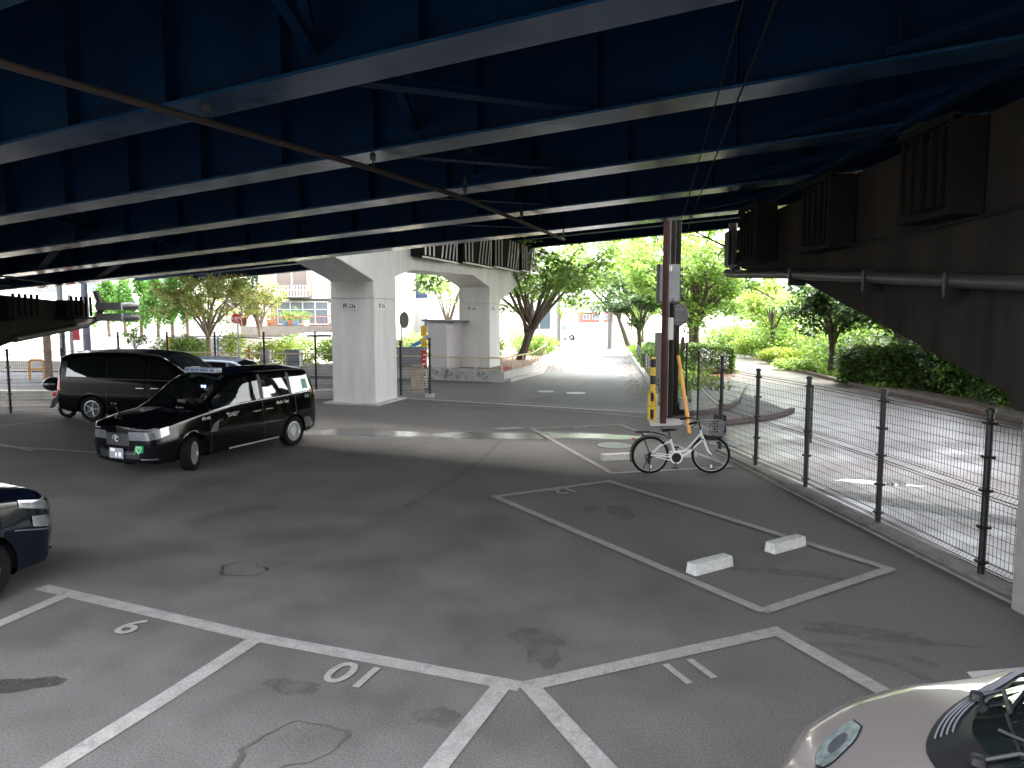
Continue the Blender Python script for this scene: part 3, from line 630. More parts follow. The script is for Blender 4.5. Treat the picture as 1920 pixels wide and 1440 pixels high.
# low black fence along the street, chain-link fence at the back
e = empty('low_fence', (5.2, 26, 0), 0, 'low black slatted fence beside the street kerb', 'fence')
La, Lb = Vector((5.02, 24.2, .1)), Vector((8.15, 47.5, .1)); n = 12
for k in range(n + 1):
    p = La.lerp(Lb, k / n); mb = MB(); mb.box(p.x - .03, p.x + .03, p.y - .03, p.y + .03, .05, 1.0); place(mb.build('post', BLACKM, None), e)
    if k < n:
        q = La.lerp(Lb, (k + 1) / n); mb = MB()
        for z in (.22, .38, .54, .70, .86): mb.bar(p + UP * (z - .1), q + UP * (z - .1), .02, .11)
        place(mb.build('slat_panel', mat('black slats', (.02, .022, .025), .5), None), e)
def chain_fence(pts, h, label, cell=.12):
    e = empty('chain_fence', pts[0], 0, label, 'fence')
    for a, c in zip(pts[:-1], pts[1:]):
        a = Vector(a); c = Vector(c); L = (c - a).length; n = max(1, int(L / 2)); mb = MB()
        for k in range(n + 1):
            p = a.lerp(c, k / n); m2 = MB(); m2.tube([p, p + UP * (h + .03)], .03, 8); place(m2.build('post', GALV, None), e)
        mb.tube([a + UP * h, c + UP * h], .022, 6); x = -h; u = (c - a) / L
        while x < L:
            for sg in (1, -1):
                x0, x1 = (x, x + h) if sg > 0 else (x + h, x); z0, z1 = 0, h
                pa = a + u * x0 + UP * z0; pb = a + u * x1 + UP * z1
                t0, t1 = 0., 1.
                if x1 != x0:
                    for lim in (0, L):
                        t = (lim - x0) / (x1 - x0)
                        if 0 < t < 1:
                            if (x0 < 0 and lim == 0) or (x0 > L and lim == L): t0 = t
                            else: t1 = t
                mb.bar(pa.lerp(pb, t0), pa.lerp(pb, t1), .006)
            x += cell
        place(mb.build('wire_mesh', GALV, None, fix=False), e)
chain_fence([(15.4, 17, .1), (15.6, 30, .1), (18.2, 46, .1)], 1.75, 'grey chain link fence behind the bushes along the side road')

# ------------------------------------------------------------------ cars
def rpoly(P, u, r):                         # polyline with rounded corners at the parameter u
    n = len(P) - 1; u = min(max(u, 0.), float(n)); k = int(round(u))
    if 0 < k < n and abs(u - k) < r:
        t = (u - k + r) / (2 * r); a = P[k] * r + P[k - 1] * 0 ; A = P[k] + (P[k - 1] - P[k]) * r; B = P[k] + (P[k + 1] - P[k]) * r
        return A * (1 - t) ** 2 + P[k] * 2 * t * (1 - t) + B * t ** 2
    i = min(int(u), n - 1); return P[i] + (P[i + 1] - P[i]) * (u - i)
class Car:
    # stations: x, z0, yb, zm, ym, zb, yb2, zr, yr, zc
    def __init__(s, st, bulge=.08):
        s.st = [np.array(q, float) for q in st]; s.xs = [q[0] for q in st]; s.bulge = bulge
        s.L = s.xs[0] - s.xs[-1]
    def ctrl(s, x):
        xs = s.xs; i = 0
        while i < len(xs) - 2 and x < xs[i + 1]: i += 1
        u = i + (xs[i] - x) / (xs[i] - xs[i + 1]); c = rpoly(s.st, u, .32); return c
    def pt(s, x, t, side=1):                # side left = +1; t 0 bottom .. 5 roof centre
        c = s.ctrl(x); P = [np.array(q) for q in ((0, c[1]), (c[2], c[1] + .02), (c[4], c[3]), (c[6], c[5]), (c[8], c[7]), (0, c[9]))]
        q = rpoly(P, t, .2)
        return Vector((x, side * max(0, q[0]), q[1]))
    def nrm(s, x, t, side):
        e = .02; x0 = min(x + e, s.xs[0]); x1 = max(x - e, s.xs[-1])
        a = s.pt(x0, t, side) - s.pt(x1, t, side); b_ = s.pt(x, min(5, t + .03), side) - s.pt(x, max(0, t - .03), side)
        n = a.cross(b_) * -side
        return n.normalized() if n.length > 1e-9 else Vector((0, 0, 1))
    def front(s, w, t, d=0.):               # nose face, w -1..1 right..left
        p = s.pt(s.xs[0], t, 1); return Vector((p.x + s.bulge * (1 - w * w) + d, p.y * w, p.z))
    def rear(s, w, t, d=0.):
        p = s.pt(s.xs[-1], t, 1); return Vector((p.x - .04 * (1 - w * w) - d, p.y * w, p.z))
    def body(s, m, parent, wheels, R, hole=None, name='body'):
        nx = 110; X = list(np.linspace(s.xs[0], s.xs[-1], nx)); T = list(np.arange(0, 1, .25)) + list(np.arange(1, 5.001, .1)); mb = MB()
        def inside(x, z): return any((x - wx) ** 2 + (z - R * .98) ** 2 < (R + .065) ** 2 for wx in wheels)
        for side in (1, -1):
            V = []
            for x in X:
                for t in T:
                    p = s.pt(x, t, side); V.append(p)
            nt_ = len(T); F = []
            for i in range(nx - 1):
                for j in range(nt_ - 1):
                    q = [i * nt_ + j, i * nt_ + j + 1, (i + 1) * nt_ + j + 1, (i + 1) * nt_ + j]
                    if T[j] < 3 and all(inside(V[k].x, V[k].z) for k in q): continue
                    if hole and hole((X[i] + X[i + 1]) / 2, T[j] + .05, side): continue
                    F.append(q)
            used = {k for q in F for k in q}
            for k in used:
                p = V[k]
                if T[k % nt_] < 3:
                    for wx in wheels:
                        d = Vector((p.x - wx, p.z - R * .98)); l = d.length
                        if 1e-6 < l < R + .065: d = d / l * (R + .065); p.x = wx + d.x; p.z = R * .98 + d.y
            mb.add(V, F)
        for fn in (s.front, s.rear):
            ws = np.linspace(-1, 1, 13); Tt = [t for t in T]
            V = [fn(w, t) for w in ws for t in Tt]; n = len(Tt)
            mb.add(V, [(i * n + j, i * n + j + 1, (i + 1) * n + j + 1, (i + 1) * n + j) for i in range(len(ws) - 1) for j in range(n - 1)])
        o = mb.build(name, m, parent, fix=False); me = o.data; bm = bmesh.new(); bm.from_mesh(me)
        bmesh.ops.remove_doubles(bm, verts=bm.verts, dist=.0005); bmesh.ops.recalc_face_normals(bm, faces=bm.faces); bm.to_mesh(me); bm.free()
        me.shade_smooth(); return o
    def patch(s, name, m, parent, quad, side=1, n=(10, 8), d=.004, fn=None):
        # quad: four (x, t) corners in order; a conforming panel lying d above the bodywork
        a, b_, c, e = [np.array(q, float) for q in quad]; mb = MB(); V = []
        for i in range(n[0] + 1):
            for j in range(n[1] + 1):
                u, v = i / n[0], j / n[1]; q = (a * (1 - u) + b_ * u) * (1 - v) + (e * (1 - u) + c * u) * v
                p = s.pt(q[0], q[1], side) + s.nrm(q[0], q[1], side) * d; V.append(p)
        mb.add(V, [(i * (n[1] + 1) + j, i * (n[1] + 1) + j + 1, (i + 1) * (n[1] + 1) + j + 1, (i + 1) * (n[1] + 1) + j) for i in range(n[0]) for j in range(n[1])])
        o = mb.build(name, m, parent, fix=False); o.data.shade_smooth(); return o
    def across(s, name, m, parent, xb, xt, t0, t1=None, d=.004, n=24, k=8, dip=0.):   # screen over the full width: x from xb(w) to xt(w)
        mb = MB(); V = []
        for i in range(n + 1):
            w = -1 + 2 * i / n; side = 1 if w >= 0 else -1
            t = 5 - abs(w) * (5 - t0)
            for j in range(k + 1):
                x = xb(w) + (xt(w) - xb(w)) * j / k
                V.append(s.pt(x, t, side) + (s.nrm(x, min(t, 4.99), side) if abs(w) > .02 else Vector((0.3, 0, 1)).normalized()) * d)
        mb.add(V, [(i * (k + 1) + j, i * (k + 1) + j + 1, (i + 1) * (k + 1) + j + 1, (i + 1) * (k + 1) + j) for i in range(n) for j in range(k)])
        o = mb.build(name, m, parent, fix=False); o.data.shade_smooth(); return o
    def face(s, name, m, parent, w0, w1, t0, t1, d=.006, wrap=0., n=(8, 5)):   # panel on the nose, wrapping back round the corner
        mb = MB(); V = []; W_ = [w0 + (w1 - w0) * i / n[0] for i in range(n[0] + 1)]; sg = 1 if w1 > 0 else -1
        for w in W_:
            for j in range(n[1] + 1):
                t = t0 + (t1 - t0) * j / n[1]; V.append(s.front(w, t, d))
        cols = n[0] + 1
        if wrap:
            for i in range(1, 9):
                x = s.xs[0] - wrap * i / 8
                for j in range(n[1] + 1):
                    t = t0 + (t1 - t0) * j / n[1] * (1 - .25 * i / 8) + .1 * i / 8; V.append(s.pt(x, t, sg) + s.nrm(x, t, sg) * d)
                cols = cols
            cols += 8
        r = n[1] + 1; mb.add(V, [(i * r + j, i * r + j + 1, (i + 1) * r + j + 1, (i + 1) * r + j) for i in range(cols - 1) for j in range(n[1])])
        o = mb.build(name, m, parent); o.data.shade_smooth(); return o
def wheel(parent, x, y, R, side, rimm, spokes=16, steer=0., w=.19):
    e = empty('wheel', (x, y, R), steer); e.parent = parent
    mb = MB(); r0 = R * .66
    mb.lathe([(r0, -w * .42), (R * .8, -w * .5), (R * .95, -w * .48), (R, -w * .36), (R, w * .36), (R * .95, w * .48), (R * .8, w * .5), (r0, w * .42), (r0, -w * .42)], 36, 'y')
    mb.build('tyre', RUBBER, e, smooth=True)
    mb = MB(); o = side * w * .40
    mb.lathe([(r0, -o), (r0, o * 1.05), (r0 * .93, o * 1.08), (r0 * .88, o * .9), (r0 * .88, o * .5)], 36, 'y')
    mb.lathe([(.001, o * .98), (r0 * .22, o * .95), (r0 * .26, o * .8)], 20, 'y')
    for k in range(spokes):
        a = 2 * pi * k / spokes; mb.bar((r0 * .2 * cos(a), o * .85, r0 * .2 * sin(a)), (r0 * .92 * cos(a), o * .93, r0 * .92 * sin(a)), .032 if spokes < 12 else .021, .02)
    mb.build('rim', rimm, e, smooth=True)
    mb = MB(); mb.lathe([(.001, o * .3), (r0 * .9, o * .3)], 24, 'y'); mb.build('brake_disc', DKGREY, e)
def underside(parent, L, Wd, wheels, R):
    mb = MB(); mb.box(-L * .45, L * .45, -Wd * .40, Wd * .40, .22, .5); mb.build('underbody', TRIM, parent)
def mirror(car, parent, x, t, side, m):
    p = car.pt(x, t, side); mb = MB(); mb.box(-.05, .06, -.11, .11, -.07, .09); o = mb.build('door_mirror', m, parent, smooth=True, bevel=.03); o.location = p + Vector((0, side * .13, .05)); return o
def seam(car, parent, x, side, t0=1.1, t1=3.95):
    mb = MB(); V = []
    for j in range(25):
        t = t0 + (t1 - t0) * j / 24
        for dx in (-.004, .004): V.append(car.pt(x + dx, t, side) + car.nrm(x, t, side) * .0015)
    mb.add(V, [(2 * j, 2 * j + 1, 2 * j + 3, 2 * j + 2) for j in range(24)]); return mb

TAXI = Car([
    (2.20, .24, .60, .55, .66, .84, .62, .88, .50, .90), (2.08, .20, .77, .55, .81, .90, .765, .945, .60, .97),
    (1.70, .18, .81, .60, .845, .97, .79, 1.02, .66, 1.06), (1.12, .18, .82, .62, .8475, 1.03, .81, 1.08, .72, 1.13),
    (.38, .18, .82, .62, .8475, 1.05, .815, 1.60, .70, 1.69), (-.3, .18, .82, .62, .8475, 1.06, .815, 1.66, .70, 1.75),
    (-1.3, .18, .82, .64, .8475, 1.08, .815, 1.64, .695, 1.73), (-1.93, .22, .80, .66, .835, 1.09, .80, 1.61, .68, 1.70),
    (-2.13, .27, .76, .70, .79, 1.08, .755, 1.50, .64, 1.56), (-2.20, .30, .70, .70, .73, 1.02, .68, 1.22, .58, 1.26)])
def build_taxi(loc, rz, label, full=True):
    e = empty('taxi', loc, rz, label, 'taxi'); K = TAXI; Wx = (1.40, -1.35); R = .315
    def hole(x, t, side):
        if not full: return False
        if t > 4.08 and .48 < x < 1.08: return True
        if 3.16 < t < 3.84 and side > 0 and -.30 < x < .88: return True
        return False
    K.body(PAINTK, e, Wx, R, hole)
    K.across('windscreen', CARGT if full else CARG, e, lambda w: 1.13 - .05 * w * w, lambda w: .40 - .0 * w, 4.02)
    # window bands: belt, door windows on both sides
    for sd_ in (1, -1):
        K.patch('window', CARGT if (full and sd_ > 0) else CARG, e, [(.98, 3.08), (-.36, 3.08), (-.36, 3.90), (.36, 3.90)], sd_)
        K.patch('window', CARG, e, [(-.46, 3.08), (-1.22, 3.08), (-1.22, 3.90), (-.46, 3.90)], sd_)
        K.patch('window', CARG, e, [(-1.32, 3.08), (-2.02, 3.14), (-1.88, 3.86), (-1.32, 3.90)], sd_)
        for x0, x1 in ((1.0, -2.06),):
            K.patch('window_moulding', mat('dark chrome', (.3, .3, .31), .25, .9), e, [(x0, 3.02), (x1, 3.06), (x1, 3.075), (x0, 3.035)], sd_, (30, 1), .006)
        K.patch('pillar_trim', TRIM, e, [(-.37, 3.05), (-.45, 3.05), (-.45, 3.92), (-.37, 3.92)], sd_, (2, 8), .006)
        K.patch('pillar_trim', TRIM, e, [(-1.23, 3.05), (-1.31, 3.05), (-1.31, 3.92), (-1.23, 3.92)], sd_, (2, 8), .006)
        for x in (.98, -.41, -1.42): place(seam(K, e, x, sd_).build('door_seam', TRIM, None, fix=False), None) if False else seam(K, e, x, sd_).build('door_seam', TRIM, e, fix=False)
        for x in (-.22, -.56):
            p = K.pt(x, 2.62, sd_); mb = MB(); mb.box(-.1, .1, -.018, .018, -.014, .014); o = mb.build('door_handle', CHROME, e, bevel=.006); o.location = p + Vector((0, sd_ * .022, 0))
        K.patch('side_sill', GREYP, e, [(.55, 1.12), (-.85, 1.12), (-.85, 1.2), (.55, 1.2)], sd_, (12, 1), .012)
        K.patch('side_blade', DKGREY, e, [(1.02, 2.05), (.84, 2.05), (.76, 2.55), (.90, 2.42)], sd_, (3, 5), .008)
        mb = MB()
        for k in range(23):                 # wheel arch lips
            pass
    for sd_ in (1, -1):
        K.face('headlight', LAMPG, e, sd_ * .42, sd_ * 1., 2.35, 2.86, .007, .30)
        K.patch('tail_light', REDL, e, [(-2.12, 2.45), (-2.2, 2.45), (-2.2, 3.35), (-2.06, 3.35)], sd_, (3, 8), .014)
    K.face('grille', TRIM, e, -.42, .42, 2.0, 2.75, .004)
    for t in (2.1, 2.25, 2.4, 2.55): K.face('grille_bar', DKGREY, e, -.41, .41, t, t + .05, .010, n=(12, 1))
    K.face('lower_grille', TRIM, e, -.75, .75, 1.25, 1.7, .004)
    for sd_ in (1, -1):
        K.face('chrome_strip', CHROME, e, sd_ * .30, sd_ * .58, 1.52, 1.57, .012, n=(8, 1)); K.face('chrome_strip', CHROME, e, sd_ * .58, sd_ * .62, 1.52, 1.85, .012, n=(1, 5))
        K.face('fog_lamp_trim', CHROME, e, sd_ * .8, sd_ * 1., 1.2, 1.27, .01, .1, n=(4, 1))
    c = K.front(0, 2.45, .02); mb = MB()                       # oval badge of crossing rings
    def ring(rx, rz, cy, cz):
        P = [(c.x, c.y + cy + rx * cos(a), c.z + cz + rz * sin(a)) for a in np.linspace(0, 2 * pi, 25)]; mb.tube(P, .008, 6, False)
    ring(.085, .06, 0, 0); ring(.028, .055, 0, 0); ring(.06, .022, 0, .03); mb.build('badge', CHROME, e, smooth=True)
    p = K.front(.0, 1.55, .02); mb = MB(); mb.box(p.x, p.x + .012, -.165, .165, p.z - .09, p.z + .09); pl_ = mb.build('number_plate', GREYP, e, bevel=.003)
    mb = MB(); mb.box(p.x + .012, p.x + .016, -.13, -.03, p.z + .03, p.z + .08); mb.box(p.x + .012, p.x + .016, -.02, .02, p.z - .06, p.z + .01); mb.box(p.x + .012, p.x + .016, .06, .12, p.z - .06, p.z + .02); mb.build('plate_marks', WHITEP, pl_)
    if full:
        K.face('sticker', GREENS, e, .62, .86, 1.62, 2.05, .014, n=(4, 4)); q = K.front(.74, 1.82, .026)
        mb = MB(); P = []
        for a in np.linspace(0, 2 * pi, 30):
            P.append((q.x, q.y + .0045 * 16 * sin(a) ** 3 * .85 + 0, q.z + .0042 * (13 * cos(a) - 5 * cos(2 * a) - 2 * cos(3 * a) - cos(4 * a))))
        mb.tube(P, .009, 5, False); mb.build('heart_mark', GREENL, e)
        K.patch('sticker', GREENS, e, [(-1.70, 3.2), (-1.88, 3.2), (-1.86, 3.6), (-1.70, 3.6)], 1, (2, 4), .008)
        for s_, x, t, size in (('"DAE1"', .42, 2.66, .105), ('Radio Taxi', -1.0, 2.80, .085), ('512', -1.80, 2.86, .085), ('(個) 402', 1.08, 2.70, .06)):
            tm = text_mesh(s_, size, mat('dull white print', (.35, .35, .35), .6), 'lettering', e, .001, .003); p = K.pt(x, t, 1) + K.nrm(x, t, 1) * .006
            orient(tm, p, (-1, 0, 0), K.nrm(x, t, 1).cross(Vector((-1, 0, 0))))
    for x in Wx:
        for sd_ in (1, -1): wheel(e, x, sd_ * .735, R, sd_, RIM, 20, .5 if x > 0 else 0.)
    underside(e, 4.2, 1.6, Wx, R)
    for sd_ in (1, -1):
        p = K.pt(1.62, 3.4, sd_); mb = MB(); mb.bar((0, 0, 0), (.02, sd_ * .05, .12), .02); mb.ball((.03, sd_ * .06, .17), (.05, .085, .055)); o = mb.build('fender_mirror', PAINTK, e, smooth=True); o.location = p
    mb = MB(); mb.box(-.09, .09, -.40, .40, 0, .10); o = mb.build('roof_lamp', mat('roof sign', (.32, .36, .45), .35, coat=.5), e, bevel=.03, smooth=True); o.location = K.pt(.30, 5, 1) - Vector((0, 0, .01))
    mb = MB()
    for k, w_ in enumerate((.10, .13, .09, .14, .08, .12)): mb.box(.091, .094, -.36 + k * .125, -.36 + k * .125 + w_ * .8, .03, .075)
    mb.build('sign_letters', mat('sign print', (.10, .13, .22), .5), o)
    if full:
        mb = MB(); mb.box(.35, .95, -.62, .62, .82, 1.02); mb.build('dashboard', TRIM, e, bevel=.04)
        for y in (.37, -.37):
            mb = MB(); mb.box(-.55, -.05, y - .24, y + .24, .45, .66); mb.box(-.68, -.50, y - .24, y + .24, .6, 1.18); mb.box(-.68, -.56, y - .13, y + .13, 1.2, 1.42); mb.build('seat', CLOTH, e, bevel=.05, smooth=True)
        mb = MB(); P = [(.33 + .06 * cos(a), -.37 + .18 * sin(a), 1.03 + .17 * cos(a)) for a in np.linspace(0, 2 * pi, 25)]; mb.tube(P, .014, 6, False); mb.build('steering_wheel', TRIM, e, smooth=True)
        for y in (.295, .345): pass
        mb = MB(); mb.box(.575, .60, .20, .40, 1.40, 1.47); o = mb.build('fare_display', TRIM, e)
        mb = MB()
        for y in (.265, .335): mb.ball((.603, y, 1.435), (.008, .022, .022), 8, 6)
        mb.build('display_light', emit('blue white led', (.25, .42, 1.), 4.0), o)
        mb = MB(); mb.box(.66, .68, -.30, -.12, 1.06, 1.17); mb.build('name_card', WHITEP, e)
    return e
taxi = build_taxi((-5.95, 14.59, 0), radians(-112.65), 'black taxi with a green heart sticker turning beside the pale pier column')

MINIVAN = Car([
    (2.22, .24, .66, .55, .74, .86, .70, .92, .56, .95), (2.08, .20, .83, .55, .87, .93, .82, 1.0, .66, 1.03),
    (1.75, .18, .86, .60, .90, 1.0, .85, 1.06, .68, 1.11), (1.35, .18, .88, .62, .915, 1.06, .86, 1.12, .72, 1.18),
    (.45, .18, .88, .62, .915, 1.08, .885, 1.74, .77, 1.82), (-.4, .18, .88, .62, .915, 1.09, .885, 1.80, .77, 1.88),
    (-1.5, .18, .88, .64, .915, 1.11, .885, 1.79, .77, 1.87), (-2.2, .22, .86, .66, .90, 1.12, .865, 1.76, .75, 1.83),
    (-2.42, .28, .82, .70, .86, 1.12, .825, 1.70, .73, 1.76), (-2.48, .30, .80, .70, .83, 1.05, .78, 1.50, .62, 1.56)])
def build_minivan(loc, rz, label, paint, tiered=False):
    e = empty('minivan', loc, rz, label, 'minivan'); K = MINIVAN; Wx = (1.35, -1.5); R = .335
    K.body(paint, e, Wx, R)
    K.across('windscreen', CARG, e, lambda w: 1.34 - .08 * w * w, lambda w: .48, 4.02)
    for sd_ in (1, -1):
        K.patch('window', CARGT if not tiered else CARG, e, [(1.18, 3.1), (.18, 3.08), (.18, 3.88), (.46, 3.88)], sd_)
        K.patch('window', CARG, e, [(.08, 3.08), (-1.0, 3.08), (-1.0, 3.88), (.08, 3.88)], sd_)
        K.patch('window', CARG, e, [(-1.1, 3.08), (-2.2, 3.1), (-2.15, 3.86), (-1.1, 3.88)], sd_)
        K.patch('window_moulding', CHROME if tiered else TRIM, e, [(1.2, 3.0), (-2.2, 3.02), (-2.2, 3.05), (1.2, 3.05)], sd_, (30, 1), .006)
        for x in (1.15, .12, -1.05): seam(K, e, x, sd_).build('door_seam', TRIM, e, fix=False)
        for x in (.3, -.1):
            p = K.pt(x, 2.6, sd_); mb = MB(); mb.box(-.11, .11, -.02, .02, -.016, .016); o = mb.build('door_handle', CHROME, e, bevel=.006); o.location = p + Vector((0, sd_ * .025, 0))
        mirror(K, e, 1.12, 3.1, sd_, paint)
        K.patch('tail_light', REDL, e, [(-2.36, 2.3), (-2.48, 2.3), (-2.48, 3.5), (-2.40, 3.5)], sd_, (3, 8), .012)
        if tiered:
            K.face('headlight', LAMPG, e, sd_ * .55, sd_ * 1., 2.62, 2.9, .008, .42); K.face('headlight', LAMPG, e, sd_ * .5, sd_ * 1., 2.12, 2.48, .010, .30)
            K.face('chrome_strip', CHROME, e, sd_ * .5, sd_ * 1., 2.06, 2.1, .012, .5, n=(8, 1)); K.face('bumper_fin', CHROME, e, sd_ * .75, sd_ * 1., 1.12, 1.22, .03, .12, n=(4, 1))
            K.patch('side_sill', CHROME, e, [(1.0, 1.1), (-1.1, 1.1), (-1.1, 1.14), (1.0, 1.14)], sd_, (12, 1), .012)
        else: K.face('headlight', LAMPD, e, sd_ * .5, sd_ * 1., 2.4, 2.88, .008, .4)
    K.face('grille', TRIM, e, -.5, .5, 1.5, 2.8, .004)
    for t in (1.7, 1.95, 2.2, 2.45): K.face('grille_bar', CHROME, e, -.49, .49, t, t + .06, .012, n=(12, 1))
    for x in Wx:
        for sd_ in (1, -1): wheel(e, x, sd_ * .80, R, sd_, RIM if tiered else RIMD, 10 if tiered else 5, 0)
    underside(e, 4.5, 1.7, Wx, R)
    return e
build_minivan((-9.45, 19.75, 0), radians(-6), 'black minivan parked behind the taxi in front of the back fence', PAINTV)
build_minivan((-6.40, 5.80, 0), radians(68), 'dark blue black minivan nose cut off at the left edge, chrome headlights', PAINTN, True)
sed = build_minivan((-8.55, 22.3, 0), 0, 'pale blue grey car behind the black minivan, only its roof showing', mat('pale blue car paint', (.35, .40, .47), .25, .3, coat=.6)); sed.scale = (.78, .85, .82)

SILVER = Car([
    (2.10, .22, .55, .46, .60, .60, .56, .64, .46, .66), (2.00, .18, .72, .48, .77, .70, .70, .76, .56, .80),
    (1.78, .17, .79, .52, .83, .84, .76, .91, .60, .93), (1.50, .17, .80, .55, .845, .95, .78, 1.01, .63, 1.09),
    (1.12, .17, .81, .56, .845, 1.02, .79, 1.10, .66, 1.30), (.15, .17, .81, .58, .845, 1.06, .79, 1.52, .60, 1.62),
    (-.8, .17, .81, .6, .845, 1.07, .79, 1.56, .60, 1.66), (-1.6, .2, .80, .62, .83, 1.08, .78, 1.48, .58, 1.56), (-2.0, .28, .72, .65, .76, 1.0, .7, 1.25, .5, 1.3), (-2.06, .3, .68, .65, .72, .95, .66, 1.05, .5, 1.1)], .12)
def build_silver(loc, rz):
    e = empty('parked_car', loc, rz, 'rose silver hatchback cut off at the bottom right corner', 'car'); K = SILVER; Wx = (1.28, -1.3); R = .31
    K.body(PAINTS, e, Wx, R)
    xb = lambda w: 1.64 - .62 * w * w
    K.across('windscreen', CARG, e, lambda w: xb(w) - .17, lambda w: .2 - .0 * w, 4.05, d=.007)
    cw = K.across('cowl', TRIM, e, lambda w: xb(w), lambda w: xb(w) - .19, 4.03, d=.004, k=6)
    mb = MB()
    for j in range(4):
        V = []
        for i in range(17):
            w = -.95 + .75 * i / 16; x = xb(w) - .03 - j * .022; t = 5 - abs(w) * .95; p = K.pt(x, t, -1) + Vector((0, 0, .010)); V.append(p)
        mb.tube(V, .004, 4)
    mb.build('cowl_vents', mat('cowl slats', (.12, .12, .13), .5), e)
    for w0, w1, L in ((-.55, .25, .6), (.2, .9, .5)):
        def wpnt(w, dx, dz): 
            sd_ = 1 if w >= 0 else -1; return K.pt(xb(w) - dx, 5 - abs(w) * .95, sd_) + Vector((0, 0, dz))
        mb = MB(); mb.tube([wpnt(w0, .10, .03), wpnt(w0 + .04, .22, .035), wpnt((w0 + w1) / 2, .30, .035)], .010, 6)
        mb.tube([wpnt(w0 - .2, .24, .022), wpnt((w0 + w1) / 2, .29, .025), wpnt(w1, .22, .022)], .008, 5); mb.lathe([(.001, .02), (.025, .018), (.03, -.01)], 12, o=wpnt(w0, .10, .03)); mb.build('wiper', TRIM, e)
    for sd_ in (1, -1):
        K.patch('window', CARG, e, [(1.02, 3.1), (-.1, 3.08), (-.1, 3.88), (.3, 3.88)], sd_); K.patch('window', CARG, e, [(-.2, 3.08), (-1.1, 3.08), (-1.1, 3.88), (-.2, 3.88)], sd_)
        mirror(K, e, .35, 3.1, sd_, PAINTS)
        for x in (.98, -.15): seam(K, e, x, sd_).build('door_seam', TRIM, e, fix=False)
        mb = MB(); V = []                    # bonnet shut line
        for k in range(17):
            x = 1.95 - .62 * k / 16; t = 3.75 - .0 * k
            for dt in (-.012, .012): V.append(K.pt(x, t + dt, sd_) + K.nrm(x, t, sd_) * .0015)
        mb.add(V, [(2 * j, 2 * j + 1, 2 * j + 3, 2 * j + 2) for j in range(16)]); mb.build('bonnet_seam', TRIM, e, fix=False)
        mb = MB(); V = []
        for k in range(13):
            t = 2.2 + 1.5 * k / 12; x = 1.55
            for dx in (-.003, .003): V.append(K.pt(x + dx, t, sd_) + K.nrm(x, t, sd_) * .0015)
        mb.add(V, [(2 * j, 2 * j + 1, 2 * j + 3, 2 * j + 2) for j in range(12)]); mb.build('bumper_seam', TRIM, e, fix=False)
    K.face('grille', TRIM, e, -.4, .4, 1.3, 2.0, .004)
    for sd_ in (1, -1):
        def lens(name, m, grow, d):
            out = [(1.99, 4.50), (1.975, 4.36), (1.925, 4.285), (1.875, 4.245), (1.832, 4.25)]; inn = [(1.975, 4.575), (1.945, 4.575), (1.90, 4.52), (1.85, 4.46), (1.818, 4.36)]; mb = MB(); nn = 24
            def ev(L, u): return rpoly([np.array(q) for q in L], u * 4, .45)
            cen = np.array((1.905, 4.41))
            for a in range(nn + 1):
                o_, i_ = ev(out, a / nn), ev(inn, a / nn)
                for b_ in range(7): q = o_ + (i_ - o_) * b_ / 6; q = cen + (q - cen) * grow; mb.v.append(tuple(K.pt(q[0], q[1], sd_) + K.nrm(q[0], q[1], sd_) * d))
            mb.f = [(a * 7 + b_, a * 7 + b_ + 1, a * 7 + b_ + 8, a * 7 + b_ + 7) for a in range(nn) for b_ in range(6)]; mb.build(name, m, e, fix=False).data.shade_smooth()
        lens('headlight_gap', TRIM, 1.3, .003); lens('headlight', mat('clear lens', (.16, .19, .18), .06, .25, var=.5, scale=14, spec=.9, coat=.5), 1.22, .007); lens('headlight_reflector', LAMPD, .55, .010)
    for x in Wx:
        for sd_ in (1, -1): wheel(e, x, sd_ * .73, R, sd_, RIM, 7)
    underside(e, 4.0, 1.6, Wx, R)
    return e
build_silver((3.29, 2.45, 0), radians(168))

# ------------------------------------------------------------------ driver in the taxi
def skin_body(name, pts, edges, radii, m, parent=None, sub=2, root=0):
    me = bpy.data.meshes.new(name); me.from_pydata(pts, edges, []); o = bpy.data.objects.new(name, me); C.objects.link(o)
    md = o.modifiers.new('Skin', 'SKIN'); md.use_smooth_shade = True
    for i, r in enumerate(radii): me.skin_vertices[0].data[i].radius = r if isinstance(r, tuple) else (r, r)
    me.skin_vertices[0].data[root].use_root = True
    sm = o.modifiers.new('Subsurf', 'SUBSURF'); sm.levels = sm.render_levels = sub
    dg = bpy.context.evaluated_depsgraph_get(); dg.update(); m2 = bpy.data.meshes.new_from_object(o.evaluated_get(dg)); o.modifiers.clear(); o.data = m2; bpy.data.meshes.remove(me)
    m2.materials.clear(); m2.materials.append(m); m2.shade_smooth()
    if parent: o.parent = parent
    return o
tm_ = Matrix.Translation(taxi.location) @ Matrix.Rotation(taxi.rotation_euler.z, 4, 'Z')
pe = empty('person', tm_ @ Vector((-.22, -.37, .66)), taxi.rotation_euler.z, 'masked taxi driver in a dark suit at the steering wheel', 'person')
pts = [(0, 0, .06), (-.02, 0, .25), (-.03, 0, .42), (-.02, 0, .54), (.01, 0, .62), (.03, 0, .70), (.035, 0, .78),
       (-.02, .19, .46), (.12, .25, .26), (.36, .15, .40), (.46, .12, .44), (-.02, -.19, .46), (.12, -.25, .26), (.36, -.15, .40), (.46, -.12, .44),
       (.2, .1, .06), (.45, .11, .10), (.5, .11, -.25), (.2, -.1, .06), (.45, -.11, .10), (.5, -.11, -.25)]
edg = [(0, 1), (1, 2), (2, 3), (3, 4), (4, 5), (5, 6), (2, 7), (7, 8), (8, 9), (9, 10), (2, 11), (11, 12), (12, 13), (13, 14), (0, 15), (15, 16), (16, 17), (0, 18), (18, 19), (19, 20)]
